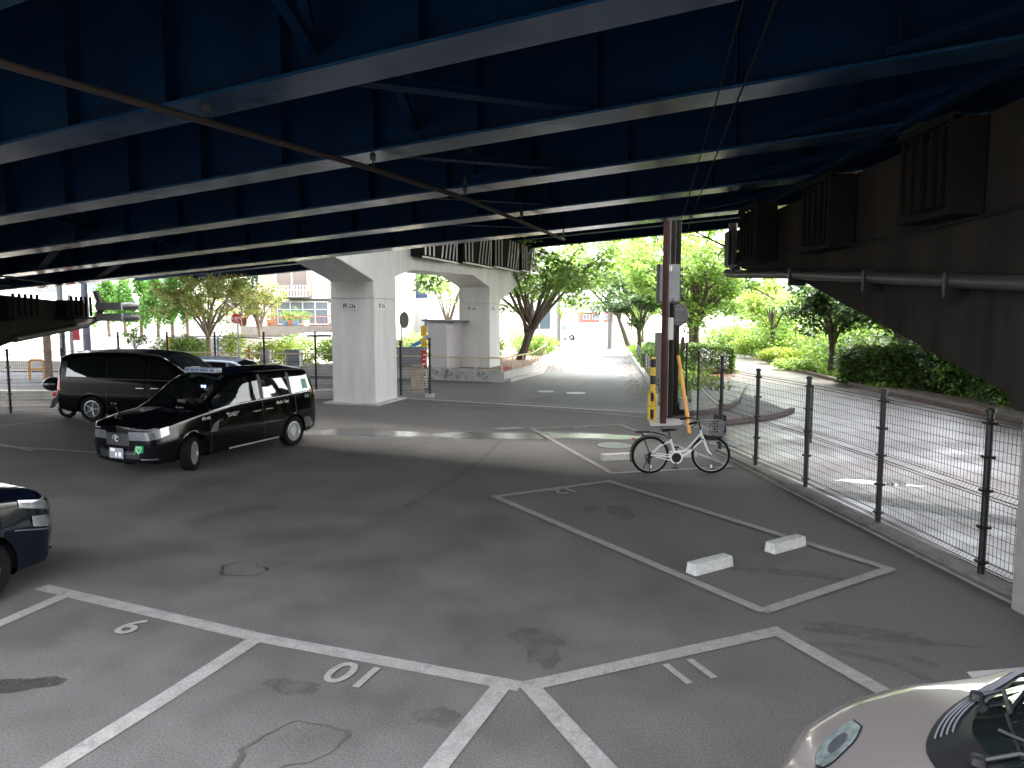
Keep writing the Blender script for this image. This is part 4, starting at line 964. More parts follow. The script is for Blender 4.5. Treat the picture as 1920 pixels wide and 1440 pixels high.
rad = [(.14, .17), (.13, .16), (.12, .17), .055, .075, .098, .075, .075, .05, .04, .03, .075, .05, .04, .03, .085, .07, .05, .085, .07, .05]
skin_body('body', pts, edg, rad, SKIN, pe)
jk = [(0, 0, .04), (-.02, 0, .25), (-.03, 0, .40), (-.025, 0, .48), (-.02, .195, .45), (.12, .255, .25), (.345, .155, .39), (-.02, -.195, .45), (.12, -.255, .25), (.345, -.155, .39), (.2, .1, .05), (.45, .11, .09), (.2, -.1, .05), (.45, -.11, .09)]
skin_body('suit', jk, [(0, 1), (1, 2), (2, 3), (2, 4), (4, 5), (5, 6), (2, 7), (7, 8), (8, 9), (0, 10), (10, 11), (0, 12), (12, 13)], [(.16, .19), (.15, .18), (.135, .19), .07, .09, .065, .052, .09, .065, .052, .1, .085, .1, .085], CLOTH, pe)
mb = MB(); mb.ball((.012, 0, .745), (.112, .098, .095), 16, 10); h_ = mb.build('hair', HAIR, pe, smooth=True)
mb = MB(); mb.ball((.085, 0, .645), (.055, .07, .055), 12, 8); mb.build('face_mask', MASKM, pe, smooth=True)
mb = MB()
for y in (-.035, .035): mb.ball((.122, y, .715), (.012, .016, .009), 8, 6)
mb.build('eyes', BLACKP, pe)
mb = MB(); mb.ball((.128, 0, .69), (.018, .014, .03), 8, 6); mb.build('nose', SKIN, pe, smooth=True)
mb = MB()
for y in (-.1, .1): mb.ball((.03, y, .70), (.02, .012, .032), 8, 6)
mb.build('ears', SKIN, pe, smooth=True)
mb = MB(); mb.prism([(.112, -.03, .50), (.112, .03, .50), (.135, .05, .33), (.135, -.05, .33)], (.006, 0, 0)); mb.build('shirt_front', WHITEP, pe)
for sg in (1, -1):                          # hands closed on the rim: palm, four bent fingers, thumb
    b0 = Vector((.46, sg * .13, .44)); hb = [b0, b0 + Vector((.05, sg * .02, .02))]; he = [(0, 1)]; hr = [.03, .034]
    for k in range(4):
        s0 = len(hb); q = hb[1] + Vector((.02, sg * (.03 - k * .02), .012 - k * .006)); hb += [q, q + Vector((.028, 0, .018)), q + Vector((.02, 0, -.012 + .003 * k))]; he += [(1, s0), (s0, s0 + 1), (s0 + 1, s0 + 2)]; hr += [.010, .009, .008]
    s0 = len(hb); q = hb[0] + Vector((.03, -sg * .035, .012)); hb += [q, q + Vector((.03, -sg * .012, .01))]; he += [(0, s0), (s0, s0 + 1)]; hr += [.012, .010]
    skin_body('hand', hb, he, hr, SKIN, pe, 1)

# ------------------------------------------------------------------ white city bicycle
def build_bicycle(loc, rz):
    e = empty('bicycle', loc, rz, 'white step-through city bicycle with front basket parked across bay 13', 'bicycle'); r = .335; WB = 1.08
    def bwheel(x, steer=0.):
        w = empty('wheel', (x, 0, r), steer); w.parent = e
        mb = MB(); mb.lathe([(r - .042, -.012), (r - .036, -.021), (r - .014, -.025), (r, 0), (r - .014, .025), (r - .036, .021), (r - .042, .012)], 48, 'y'); mb.build('tyre', RUBBER, w, smooth=True)
        mb = MB(); mb.lathe([(r - .056, -.009), (r - .04, -.011), (r - .04, .011), (r - .056, .009), (r - .056, -.009)], 48, 'y'); mb.build('rim', RIMD, w, smooth=True)
        mb = MB()
        for k in range(28):
            a = 2 * pi * k / 28; b_ = a + (.9 if k % 2 else -.9); y = .025 if k % 4 < 2 else -.025
            mb.bar((.022 * cos(b_), y, .022 * sin(b_)), ((r - .05) * cos(a), 0, (r - .05) * sin(a)), .0018)
        mb.build('spokes', RIMD, w, fix=False)
        mb = MB(); mb.lathe([(.001, -.05), (.02, -.05), (.022, 0), (.02, .05), (.001, .05)], 12, 'y'); mb.build('hub', BLACKM, w)
        mb = MB(); mb.box(.0, .03, -.006, .006, -r + .1, -r + .15); o = mb.build('reflector', WHITEP, w)
        return w
    bwheel(0); fw = bwheel(WB, -.22)
    BB = Vector((.46, 0, .29)); ST = Vector((.36, 0, .62)); HT = Vector((.90, 0, .74)); HB = Vector((.93, 0, .60))
    mb = MB(); mb.tube([BB, ST], .017, 10); mb.tube([HB - Vector((.012, 0, -.02)), HT + Vector((-.01, 0, .04))], .021, 10)
    mb.tube([HT - Vector((0, 0, .02)), (.80, 0, .60), (.66, 0, .44), (.52, 0, .37), (.42, 0, .40)], .015, 10); mb.tube([HB, (.82, 0, .50), (.68, 0, .36), (.55, 0, .29), BB], .018, 10)
    for y in (-.05, .05):
        mb.tube([(.0, y, r), (.2, y * .9, .315), BB + Vector((0, y * .6, 0))], .011, 8); mb.tube([(.0, y, r), (.18, y * .8, .5), ST - Vector((0, -y * .4, .04))], .008, 8)
    mb.build('frame', BIKEW, e, smooth=True)
    fk = empty('front_fork', (0, 0, 0)); fk.parent = e
    mb = MB()
    for y in (-.05, .05): mb.tube([(.935, y * .9, .64), (.98, y, .52), (1.02, y, .42), (WB, y, r)], .011, 8)
    mb.tube([(.935, -.05, .64), (.93, 0, .665), (.935, .05, .64)], .012, 8); mb.build('fork_blades', BIKEW, fk, smooth=True)
    mb = MB(); mb.tube([HT, (.87, 0, .86), (.865, 0, .93)], .014, 8); mb.tube([(.62, -.29, .93), (.74, -.29, .955), (.82, -.2, .96), (.87, -.05, .95), (.87, .05, .95), (.82, .2, .96), (.74, .29, .955), (.62, .29, .93)], .012, 8); mb.build('handlebar', BLACKM, e, smooth=True)
    for y in (-.29, .29):
        mb = MB(); mb.tube([(.60, y, .925), (.73, y, .953)], .018, 8); mb.tube([(.78, y * .85, .95), (.70, y * 1.05, .90), (.63, y * 1.05, .86)], .006, 6); mb.build('grip', RUBBER, e, smooth=True)
    mb = MB(); mb.tube([ST, ST + Vector((-.045, 0, .17))], .013, 8); mb.build('seat_post', BLACKM, e, smooth=True)
    mb = MB(); mb.add([(.20, -.11, .80), (.20, .11, .80), (.32, .075, .815), (.46, .025, .80), (.48, 0, .79), (.46, -.025, .80), (.32, -.075, .815), (.20, -.07, .75), (.20, .07, .75), (.32, .05, .76), (.46, .02, .77), (.46, -.02, .77), (.32, -.05, .76)],
                      [(0, 6, 2, 1), (6, 5, 3, 2), (5, 4, 3), (0, 1, 8, 7), (1, 2, 9, 8), (2, 3, 10, 9), (3, 4, 10), (4, 5, 11), (4, 11, 10), (5, 6, 12, 11), (6, 0, 7, 12), (7, 8, 9, 12), (12, 9, 10, 11)])
    mb.build('saddle', BLACKM, e, smooth=True, bevel=.008)
    mb = MB(); mb.lathe([(.001, -.035), (.085, -.035), (.085, -.05), (.001, -.05)], 28, 'y', (BB.x, 0, BB.z)); mb.build('chain_disc', BLACKM, e, smooth=True)
    mb = MB(); P = [(BB.x + .098 * cos(a), -.045, BB.z + .098 * sin(a)) for a in np.linspace(0, 2 * pi, 33)]; mb.tube(P, .014, 8, False); mb.tube([(BB.x - .09, -.045, BB.z + .05), (.1, -.045, r + .035)], .012, 6); mb.tube([(BB.x - .09, -.045, BB.z - .05), (.1, -.045, r - .03)], .010, 6); mb.build('chain_guard', BIKEW, e, smooth=True)
    for sg in (1, -1):
        mb = MB(); a = BB + Vector((0, sg * -.06, 0)); q = a + Vector((-.03 * sg, 0, -.165 * sg)); mb.bar(a, q, .016, .016); mb.box(q.x - .045, q.x + .045, q.y + (.0 if sg < 0 else -.09), q.y + (.09 if sg < 0 else 0), q.z - .012, q.z + .012); mb.build('pedal', BLACKM, e)
    for x, a0, a1 in ((0, .15, 3.5), (WB, .55, 2.9)):
        mb = MB(); V = []; n = 22
        for k in range(n + 1):
            a = a0 + (a1 - a0) * k / n
            for y, dr in ((-.028, .012), (0, .028), (.028, .012)): V.append((x + (r + dr) * cos(a), y, r + (r + dr) * sin(a)))
        mb.add(V, [(3 * k + j, 3 * k + j + 1, 3 * k + j + 4, 3 * k + j + 3) for k in range(n) for j in (0, 1)]); mb.build('mudguard', BLACKM, e, smooth=True)
    mb = MB()
    for y in (-.065, 0, .065): mb.tube([(-.28, y, .745), (.0, y, .745), (.22, y * .6, .70), (.33, y * .3, .62)], .006, 6)
    for x in (-.27, -.12, .02): mb.bar((x, -.068, .745), (x, .068, .745), .009)
    for y in (-.06, .06): mb.tube([(-.15, y, .74), (0, y, r)], .006, 6)
    mb.build('rear_rack', BLACKM, e, smooth=True)
    mb = MB(); mb.box(-.31, -.29, -.03, .03, .60, .66); mb.build('rear_reflector', REDL, e)
    mb = MB(); x0, x1 = .99, 1.24
    for z in np.linspace(.70, .93, 6):
        f = (z - .70) / .23; w = .13 + .03 * f; xe = x1 + .04 * f; r_ = .004 if z < .92 else .007
        mb.tube([(x0, -w, z), (xe, -w, z), (xe, w, z), (x0, w, z), (x0, -w, z)], r_, 5)
    for k in range(9):
        y = -.13 + .26 * k / 8; mb.tube([(x0, y * 1.2, .93), (x0, y, .70), (x1, y, .70), (x1 + .04, y * 1.22, .93)], .0025, 4)
    for k in range(7):
        x = x0 + (x1 - x0) * k / 6
        for s_ in (-1, 1): mb.bar((x, s_ * .13, .70), (x + .005 * k, s_ * .16, .93), .0045)
    mb.build('basket', GALV, e, fix=False)
    mb = MB(); mb.box(.985, 1.10, -.05, .05, .60, .685); mb.tube([(1.09, 0, .64), (1.15, 0, .635)], [.045, .05], 12); mb.bar((.95, 0, .68), (1.22, 0, .685), .03, .02); mb.build('headlamp', BLACKM, e, bevel=.01)
    mb = MB(); mb.tube([(0, .07, r), (-.1, .10, .05), (-.1, .10, .005)], .009, 6); mb.tube([(0, -.07, r), (-.03, -.10, .01)], .009, 6); mb.build('kickstand', BLACKM, e, smooth=True)
    mb = MB(); mb.lathe([(.02, -.03), (.055, -.03), (.055, -.045), (.02, -.045)], 18, 'y', (0, 0, r)); mb.box(-.05, .0, -.05, -.03, r - .15, r - .02); mb.tube([(0, -.055, r + .04), (-.1, -.055, r), (-.06, -.055, r - .1)], .012, 6); mb.build('gear_cluster', BLACKM, e)
    return e
bb = gp(1219, 889); build_bicycle((bb.x, bb.y + .05, 0), radians(1.5))

# ------------------------------------------------------------------ scooter at the far left
e = empty('scooter', (-12.1, 19.75, 0), radians(8), 'dark scooter with a rounded top box beside the black minivan', 'scooter')
for x in (0, 1.22):
    w = empty('wheel', (x, 0, .24)); w.parent = e
    mb = MB(); mb.lathe([(.13, -.05), (.2, -.055), (.24, 0), (.2, .055), (.13, .05), (.13, -.05)], 28, 'y'); mb.build('tyre', RUBBER, w, smooth=True)
    mb = MB(); mb.lathe([(.001, -.03), (.13, -.035), (.13, .035), (.001, .03)], 24, 'y'); mb.build('rim', RIMD, w)
BLK = mat('scooter plastic', (.008, .009, .014), .3, coat=.4)
mb = MB(); mb.prism([(-.25, -.13, .55), (-.05, -.13, .40), (.35, -.13, .32), (.42, -.13, .27), (.85, -.13, .27), (.95, -.13, .6), (1.0, -.13, .95), (.9, -.13, .95), (.8, -.13, .42), (.5, -.13, .40), (.42, -.13, .70), (-.2, -.13, .76)], (0, .26, 0)); mb.build('body', BLK, e, bevel=.04, smooth=True)
mb = MB(); mb.box(-.28, .45, -.14, .14, .755, .83); mb.build('seat', RUBBER, e, bevel=.03, smooth=True)
mb = MB(); mb.ball((-.33, 0, .93), (.25, .24, .19), 18, 12); o = mb.build('top_box', BLK, e, smooth=True)
mb = MB(); mb.tube([(-.33, 0, .83), (-.2, 0, .72)], .03, 8); mb.build('rack', BLACKM, e)
mb = MB(); mb.box(-.33, -.22, -.09, .09, .60, .72); mb.build('tail_light', REDL, e, bevel=.02)
mb = MB(); mb.prism([(-.3, -.08, .56), (-.42, -.08, .3), (-.38, -.08, .28), (-.2, -.08, .5)], (0, .16, 0)); mb.build('mudguard', BLK, e); mb = MB(); mb.box(-.37, -.355, -.08, .08, .40, .5); mb.build('number_plate', GREYP, e)
mb = MB(); mb.tube([(1.22, 0, .24), (1.05, 0, .7), (.93, 0, 1.02)], .03, 8); mb.tube([(.88, -.3, 1.05), (.95, 0, 1.05), (.88, .3, 1.05)], .018, 8); mb.box(1.0, 1.1, -.1, .1, .85, 1.0); mb.build('steering', BLACKM, e)
for s_ in (-1, 1):
    mb = MB(); mb.tube([(.9, s_ * .26, 1.05), (.9, s_ * .3, 1.25)], .007, 6); mb.ball((.89, s_ * .32, 1.28), (.015, .06, .04)); mb.build('mirror', BLACKM, e)

# ------------------------------------------------------------------ wheel stops and manhole covers
def stop_block(c, rz, label, L=.6):
    mb = MB(); hw, ht, h = .075, .068, .125
    V = [(-L / 2, -hw, 0), (L / 2, -hw, 0), (L / 2, hw, 0), (-L / 2, hw, 0), (-L / 2 + .015, -ht, h), (L / 2 - .015, -ht, h), (L / 2 - .015, ht, h), (-L / 2 + .015, ht, h)]
    mb.add(V, [(0, 3, 2, 1), (4, 5, 6, 7), (0, 1, 5, 4), (1, 2, 6, 5), (2, 3, 7, 6), (3, 0, 4, 7)])
    o = mb.build('wheel_stop', mat('chipped concrete', (.43, .42, .39), .85, var=.22, scale=14, bump=.6, bscale=35), None, bevel=.012); o.location = c; o.rotation_euler = (0, 0, rz); tag(o, label, 'wheel stop', 'concrete wheel stops in bays 12 and 13'); return o
d12 = gp(1685, 1068) - gp(1432, 1152); a12 = math.atan2(d12.y, d12.x)
stop_block(gp(1331, 1068), a12, 'pale concrete wheel stop standing alone inside bay 12')
stop_block(gp(1473, 1029), a12, 'chipped concrete wheel stop lying against the right line of bay 12')
d13 = gp(1380, 878) - gp(1150, 889); a13 = math.atan2(d13.y, d13.x)
stop_block(gp(1157, 862), a13, 'dim wheel stop in front of the round manhole cover in bay 13', .66)
stop_block(gp(1277, 857), a13, 'dim wheel stop behind the bicycle frame in bay 13', .62)
def manhole(c, r, label, m=IRON, z=.006):
    e = MB(); e.lathe([(r, -.004), (r, .004), (r * .93, .005), (r * .92, .002)], 32); e.add([(r * .92 * cos(2 * pi * k / 32), r * .92 * sin(2 * pi * k / 32), .002) for k in range(32)], [tuple(range(32))])
    for i in range(-6, 7):
        for j in range(-6, 7):
            if i * i + j * j < 40: e.box(i * r * .13 - r * .04, i * r * .13 + r * .04, j * r * .13 - r * .04, j * r * .13 + r * .04, .002, .0055)
    o = e.build('manhole_cover', m, None, fix=False); o.location = (c.x, c.y, z + .006); tag(o, label, 'manhole cover', 'round iron manhole covers'); return o
manhole(gp(1152, 836), .36, 'shiny manhole cover in bay 13 behind the wheel stop'); manhole(gp(942, 805), .20, 'left one of two small wet manhole covers outside bay 13', z=.010); manhole(gp(968, 804), .20, 'right one of two small wet manhole covers outside bay 13', z=.010)
manhole(gp(1125, 692), .42, 'pale round manhole cover far up the street', mat('pale iron', (.5, .5, .5), .4, bump=.3), .016); manhole(gp(1357, 832), .32, 'round manhole cover on the side road behind the bicycle', z=.0)
manhole(gp(1080, 738), .35, 'pale flat manhole cover at the street mouth beside the other', mat('pale iron', (.5, .5, .5), .4), .016); manhole(gp(1023, 735), .3, 'pale flat manhole cover near the planter corner', mat('pale iron', (.5, .5, .5), .4), .016)

# ------------------------------------------------------------------ pole cluster at the lot mouth
def pole(name, base, h, r, m, label, lean=(0, 0), z0=0., taper=1.):
    mb = MB(); mb.tube([(base.x, base.y, z0), (base.x + lean[0] * h, base.y + lean[1] * h, z0 + h)], [r, r * taper], 14); return tag(mb.build(name, m, None, smooth=True), label, 'pole')
P1 = gp(1243, 795); P2 = Vector((4.32, 19.9, 0)); P3 = gp(1265, 775)
sheet('pole_base', [gp(1216, 789), gp(1262, 786), gp(1290, 790), gp(1275, 799), gp(1220, 801)], .02, CONC)
pole('steel_pole', P1, 6.6, .082, BROWNP, 'tall red brown steel pole nearest the bicycle'); pole('steel_pole', P2, 7.2, .09, DARKPOLE, 'dark pole half hidden behind the red brown pole')
pole('steel_pole', P3, 7.2, .085, DARKPOLE, 'dark pole on a concrete footing carrying the round mirror sign')
mb = MB(); mb.tube([P1 + Vector((.10, -.02, .2)), P1 + Vector((.10, -.02, 6.0))], .008, 6); tag(mb.build('conduit', GREYP, None), 'thin white conduit running up the red brown pole', 'pipe')
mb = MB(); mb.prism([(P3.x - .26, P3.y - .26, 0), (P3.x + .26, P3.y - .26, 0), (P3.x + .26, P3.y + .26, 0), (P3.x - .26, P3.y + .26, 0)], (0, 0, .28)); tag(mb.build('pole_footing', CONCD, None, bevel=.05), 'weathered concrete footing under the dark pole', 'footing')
e = empty('meter_cabinet', (P2.x - .1, P2.y - .2, 3.15), 0, 'large grey metal cabinet high on the poles', 'cabinet')
mb = MB(); mb.box(-.33, .20, -.30, -.02, 0, .97); mb.build('cabinet_body', GREYP, e, bevel=.015); mb = MB(); mb.box(-.36, -.332, -.31, -.01, -.04, .98); mb.box(-.35, .22, -.31, -.01, -.05, -.002); mb.build('cabinet_trim', DKGREY, e)
mb = MB(); mb.box(-.30, .17, -.307, -.302, .08, .93); mb.build('cabinet_door', GREYP, e, bevel=.002); mb = MB(); mb.box(-.18, -.05, -.50, -.30, .78, .92); mb.build('camera_box', WHITEP, e, bevel=.02)
for k in range(5):
    mb = MB(); mb.box(.21, .30, -.2, -.1, .12 + k * .17, .2 + k * .17); mb.build('bracket', DKGREY, e)
mb = MB(); mb.box(4.03, 4.30, 19.5, 19.66, 2.13, 2.72); tag(mb.build('junction_box', mat('pale box', (.55, .54, .5), .5), None, bevel=.012), 'pale rectangular box between the two front poles', 'box')
mb = MB(); mb.box(4.06, 4.24, 20.5, 20.8, 1.0, 2.3); tag(mb.build('control_box', mat('tall box', (.17, .165, .165), .6), None, bevel=.01), 'tall narrow grey box behind the red brown pole', 'box')
mb = MB(); mb.box(P3.x + .06, P3.x + .28, P3.y - .42, P3.y - .27, .16, .48); tag(mb.build('junction_box', GREYP, None, bevel=.01), 'small grey box on the concrete pole footing', 'box')
c = at(1274, 590, 20.2); e = empty('round_sign', c, radians(-52), 'round sign seen from its grey back on the dark pole', 'sign')
mb = MB(); mb.lathe([(.001, -.01), (.30, -.01), (.30, .012), (.001, .012)], 32, 'y'); mb.build('sign_disc', mat('sign back', (.22, .22, .23), .5, var=.1), e, smooth=True)
mb = MB()
for z in (-.15, .15): mb.box(-.2, .2, -.03, -.012, z - .02, z + .02)
mb.build('sign_bracket', GALV, e)
mb = MB(); o_ = at(1281, 645, 20.6); mb.lathe([(.001, -.02), (.20, -.01), (.21, .02), (.001, .03)], 24, 'x', (o_.x - .02, o_.y, o_.z)); tag(mb.build('warning_disc', mat('faded red disc', (.16, .05, .04), .6, var=.2), None, smooth=True), 'faded red disc low behind the dark pole', 'sign')
g = gp(1223, 783); e = empty('striped_post', g, 0, 'yellow and black striped guard post beside the street kerb', 'post')
for k in range(7):
    z0, z1 = .0 + k * .23, .23 + k * .23 - .001; mb = MB(); mb.tube([(0, 0, z0), (0, 0, z1)], .075, 14); mb.build('stripe', BLACKM if k % 2 == 0 else YEL, e, smooth=True)
mb = MB(); mb.ball((0, 0, 1.61), (.075, .075, .06), 14, 8); mb.build('post_cap', YEL, e, smooth=True)
def hoop(c, w, h, rz, m, label, rr=.035, bar=None):
    mb = MB(); P = [(-w / 2, 0, 0), (-w / 2, 0, h - .12)] + [(-w / 2 + .12 * (1 - cos(a)), 0, h - .12 + .12 * sin(a)) for a in np.linspace(.3, pi / 2, 5)] + [(w / 2 - .12 * (1 - cos(a)), 0, h - .12 + .12 * sin(a)) for a in np.linspace(pi / 2, .3, 5)] + [(w / 2, 0, h - .12), (w / 2, 0, 0)]
    mb.tube(P, rr, 10)
    if bar: mb.tube([(-w / 2, 0, bar), (w / 2, 0, bar)], rr * .9, 8)
    o = mb.build('guard_hoop', m, None, smooth=True); o.location = c; o.rotation_euler = (0, 0, rz); return tag(o, label, 'barrier')
hoop(gp(1222, 790), .45, .80, radians(100), YEL, 'yellow steel guard hoop in front of the striped post', .036, .42)
hoop(gp(70, 712) + Vector((0, 0, 0)), .62, .86, 0, ORG, 'orange guard hoop outside the left mesh fence', .05, .45)
a = gp(1293, 814); mb = MB(); mb.tube([a, at(1283, 740, 18.0), at(1272, 668, 18.9)], .045, 10); o = tag(mb.build('guy_wire_cover', ORG, None, smooth=True), 'leaning orange tube covering the guy wire at the poles', 'tube')
mb = MB(); mb.tube([at(1272, 669, 18.9), at(1262, 560, 19.4), at(1258, 470, 19.6)], .008, 6); tag(mb.build('guy_wire', BLACKM, None), 'thin guy wire rising from the orange tube', 'wire')
# fixtures round the poles
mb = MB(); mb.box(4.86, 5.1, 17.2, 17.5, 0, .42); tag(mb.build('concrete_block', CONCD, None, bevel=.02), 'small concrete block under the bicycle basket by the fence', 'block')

# ------------------------------------------------------------------ vegetation
def leaves(mb_v, mb_f, pts, size, flat=.5):
    n = len(pts); pts = np.asarray(pts); nrm = RNG.normal(size=(n, 3)); nrm[:, 2] = np.abs(nrm[:, 2]) + flat; nrm /= np.linalg.norm(nrm, axis=1)[:, None]
    t = RNG.normal(size=(n, 3)); t -= nrm * (t * nrm).sum(1)[:, None]; t /= np.linalg.norm(t, axis=1)[:, None]; u = np.cross(nrm, t); s = size * RNG.uniform(.6, 1.3, size=(n, 1))
    q = np.stack([pts + t * s, pts + u * s * .55 + nrm * s * .12, pts - t * s, pts - u * s * .55 + nrm * s * .12], 1).reshape(-1, 3); return q
def leaf_object(name, pts, size, m, parent=None, flat=.5):
    q = leaves(None, None, pts, size, flat); me = bpy.data.meshes.new(name); n = len(pts)
    me.vertices.add(4 * n); me.vertices.foreach_set('co', q.astype(np.float32).ravel()); me.loops.add(4 * n); me.loops.foreach_set('vertex_index', np.arange(4 * n, dtype=np.int32))
    me.polygons.add(n); me.polygons.foreach_set('loop_start', np.arange(0, 4 * n, 4, dtype=np.int32)); me.update(calc_edges=True); me.materials.append(m)
    o = bpy.data.objects.new(name, me); C.objects.link(o)
    if parent: o.parent = parent
    return o
LG1 = leafmat('leaf fresh', (.085, .18, .03), (.22, .34, .07), .45); LG2 = leafmat('leaf mid', (.06, .135, .026), (.165, .27, .055), .42); LG3 = leafmat('leaf dark', (.022, .058, .018), (.08, .135, .045), .3, .25)
LG4 = leafmat('leaf yellow green', (.12, .19, .02), (.27, .36, .05), .4); LG5 = leafmat('leaf conifer', (.045, .13, .02), (.11, .26, .04), .25); LG6 = leafmat('leaf rusty', (.085, .16, .03), (.27, .25, .08), .4)
HEDGE = leafmat('leaf hedge', (.035, .09, .012), (.12, .22, .03), .3)
def tree(x, y, h, th, rx, rz, nl, leaf, label, tr=.16, nbr=9, size=.14, z0=0., bark=BARK, clump=.75, lean=(0, 0), multi=1, name='tree', dense=1., cz=None, group=None):
    rnd = random.Random(int(x * 31 + y * 17 + nl)); e = empty(name, (x, y, z0), 0, label, 'tree', group); mb = MB(); ends = []
    CZ = cz or (th + (h - th) * .5)
    for s in range(multi):
        bx = (rnd.uniform(-.3, .3), rnd.uniform(-.2, .2)) if multi > 1 else (0, 0); f = (lean[0] + bx[0] * 1.2, lean[1] + bx[1])
        P = []; n = 6
        for k in range(n): t = k / (n - 1); P.append(Vector((bx[0] * .5 + f[0] * t + rnd.gauss(0, .04) * th * .4 * t, bx[1] * .5 + f[1] * t, th * t)))
        mb.tube(P, [tr * (1.25 - .1 * min(k, 1) * 2 - .45 * k / n) for k in range(n)], 9); top = P[-1]; t0 = P[-3]
        for b_ in range(max(2, nbr // multi)):
            a = 2 * pi * b_ / max(2, nbr // multi) + rnd.uniform(-.5, .5); rr = rnd.uniform(.35, .95); zt = CZ + rnd.uniform(-.75, .85) * rz * math.sqrt(max(.1, 1 - rr * rr))
            E_ = Vector((lean[0] + rx * rr * cos(a), lean[1] + rx * rr * sin(a), max(zt, th * .75))); st = t0.lerp(top, rnd.random())
            m1 = st.lerp(E_, .4) + Vector((0, 0, .12 * rx)) + Vector((rnd.gauss(0, .1), rnd.gauss(0, .1), 0)) * rx * .5
            mb.tube([st, m1, E_], [tr * .52, tr * .34, tr * .1], 6); ends += [E_, m1.lerp(E_, .6)]
            for c_ in range(3):
                E2 = m1.lerp(E_, rnd.uniform(.2, .9)) + Vector((rnd.gauss(0, 1), rnd.gauss(0, 1), rnd.gauss(.2, .6))) * rx * .27
                q = m1.lerp(E_, .25 + .2 * c_); mb.tube([q, q.lerp(E2, .5) + Vector((0, 0, .05)), E2], [tr * .2, tr * .14, tr * .05], 5); ends.append(E2)
    mb.build('trunk', bark, e, smooth=True, fix=False)
    pts = []; per = max(8, int(nl / len(ends)))
    for E_ in ends:
        cr = clump * rnd.uniform(.7, 1.4); k = int(per * rnd.uniform(.5, 1.5)); d = RNG.normal(size=(k, 3)); d /= np.linalg.norm(d, axis=1)[:, None]
        d *= (RNG.uniform(0, 1, size=(k, 1)) ** .45) * cr; d[:, 2] *= .55; pts.append(np.array(E_) + d)
    leaf_object('crown', np.concatenate(pts), size, leaf, e); return e
def bush(x, y, w, d, h, n, leaf, label, size=.09, z0=0., name='bush', group=None, lump=5):
    rnd = random.Random(int(x * 13 + y * 7 + n)); pts = []
    for k in range(lump):
        c = np.array((rnd.uniform(-.5, .5) * w * .7, rnd.uniform(-.5, .5) * d * .7, h * rnd.uniform(.35, .6))); f = rnd.uniform(.55, 1.25); m = int(n / lump * f * f)
        q = RNG.normal(size=(m, 3)); q /= np.linalg.norm(q, axis=1)[:, None]; q *= RNG.uniform(.2, 1, size=(m, 1)) ** .5; q *= (w * .40 * f, d * .40 * f, h * .48 * f); p = c + q; p[:, 2] = np.clip(p[:, 2], .02, None); pts.append(p)
    o = leaf_object(name, np.concatenate(pts), size, leaf); o.location = (x, y, z0); return tag(o, label, 'bush', group)
HEDGE2 = leafmat('leaf dark hedge', (.022, .06, .012), (.09, .16, .03), .25)
def hedge(a, c, w, h, n, leaf, label, z0=.05, size=.055, jit=.05):
    a = np.array((a[0], a[1], 0.)); c = np.array((c[0], c[1], 0.)); d = c - a; L = np.linalg.norm(d); u = d / L; nn = np.array((-u[1], u[0], 0))
    s = RNG.uniform(0, L, n); t = RNG.uniform(-.5, .5, n) * w; z = RNG.uniform(.12, 1, n) * h; f = RNG.integers(0, 5, n)
    t = np.where(f == 0, .5 * w, np.where(f == 1, -.5 * w, t)); z = np.where(f >= 3, h, z); s = np.where(f == 2, np.where(RNG.random(n) < .5, 0, L), s)
    p = u * s[:, None] + nn * t[:, None]; p[:, 2] = z; p += RNG.normal(size=(n, 3)) * jit; p[:, 2] += (np.sin(p[:, 0] * 2.3) + np.sin(p[:, 1] * 1.7)) * jit * .7; p[:, 2] = np.clip(p[:, 2], .03, None)
    o = leaf_object('hedge', p, size, leaf); o.location = (a[0], a[1], z0); return tag(o, label, 'hedge')
def conifer(x, y, h, r, n, label, z0, seed):
    rnd = random.Random(seed); e = empty('conifer', (x, y, z0), 0, label, 'tree', 'row of clipped conifers behind the low white wall'); mb = MB()
    mb.tube([(0, 0, 0), (rnd.uniform(-.1, .1), 0, h * .3), (0, 0, h * .8)], [.13, .11, .03], 8); mb.build('trunk', BARKL, e, smooth=True, fix=False); pts = []
    for k in range(34):
        f = rnd.random() ** .8; z = h * (.27 + .68 * f); rr = r * (1 - f * .82) * rnd.uniform(.3, 1); a = rnd.uniform(0, 6.28); m = n // 34
        q = RNG.normal(size=(m, 3)) * (.14, .14, .30); tip = RNG.random((m, 1)); p = np.array((rr * cos(a), rr * sin(a), z)) + q; p[:, 2] += .12 * h * (1 - f) * tip[:, 0]; pts.append(p)
    q = leaf_object('crown', np.concatenate(pts), .11, LG5, e, -.4)
    return e
for i, (x, y, h, rx, lf_, lb) in enumerate(((18.6, 50, 6.5, 2.6, LG1, 'leafy tree behind the yellow clipped bush'), (20.5, 43, 6.2, 2.6, LG2, 'green tree behind the fence, left of the dark pair'), (21.5, 36, 5.6, 2.5, LG4, 'sunny yellow green tree behind the dark glossy tree'), (20.0, 30, 5.2, 2.3, LG1, 'light green tree behind the broad hedge'), (20.5, 24.5, 5.0, 2.3, LG2, 'mid green tree beyond the fence at the walkway'), (21.0, 60, 8.0, 3.2, LG1, 'rounded light tree past the white boundary fence'), (17.0, 70, 9.0, 3.4, LG2, 'tall green tree closing the side road'), (26, 52, 8.0, 3.4, LG2, 'wide green tree far behind the chain link fence'))):
    tree(x, y, h, h * .22, rx, h * .36, 3200, lf_, lb, .13, 9, .17, .05, cz=h * .52, clump=.85)
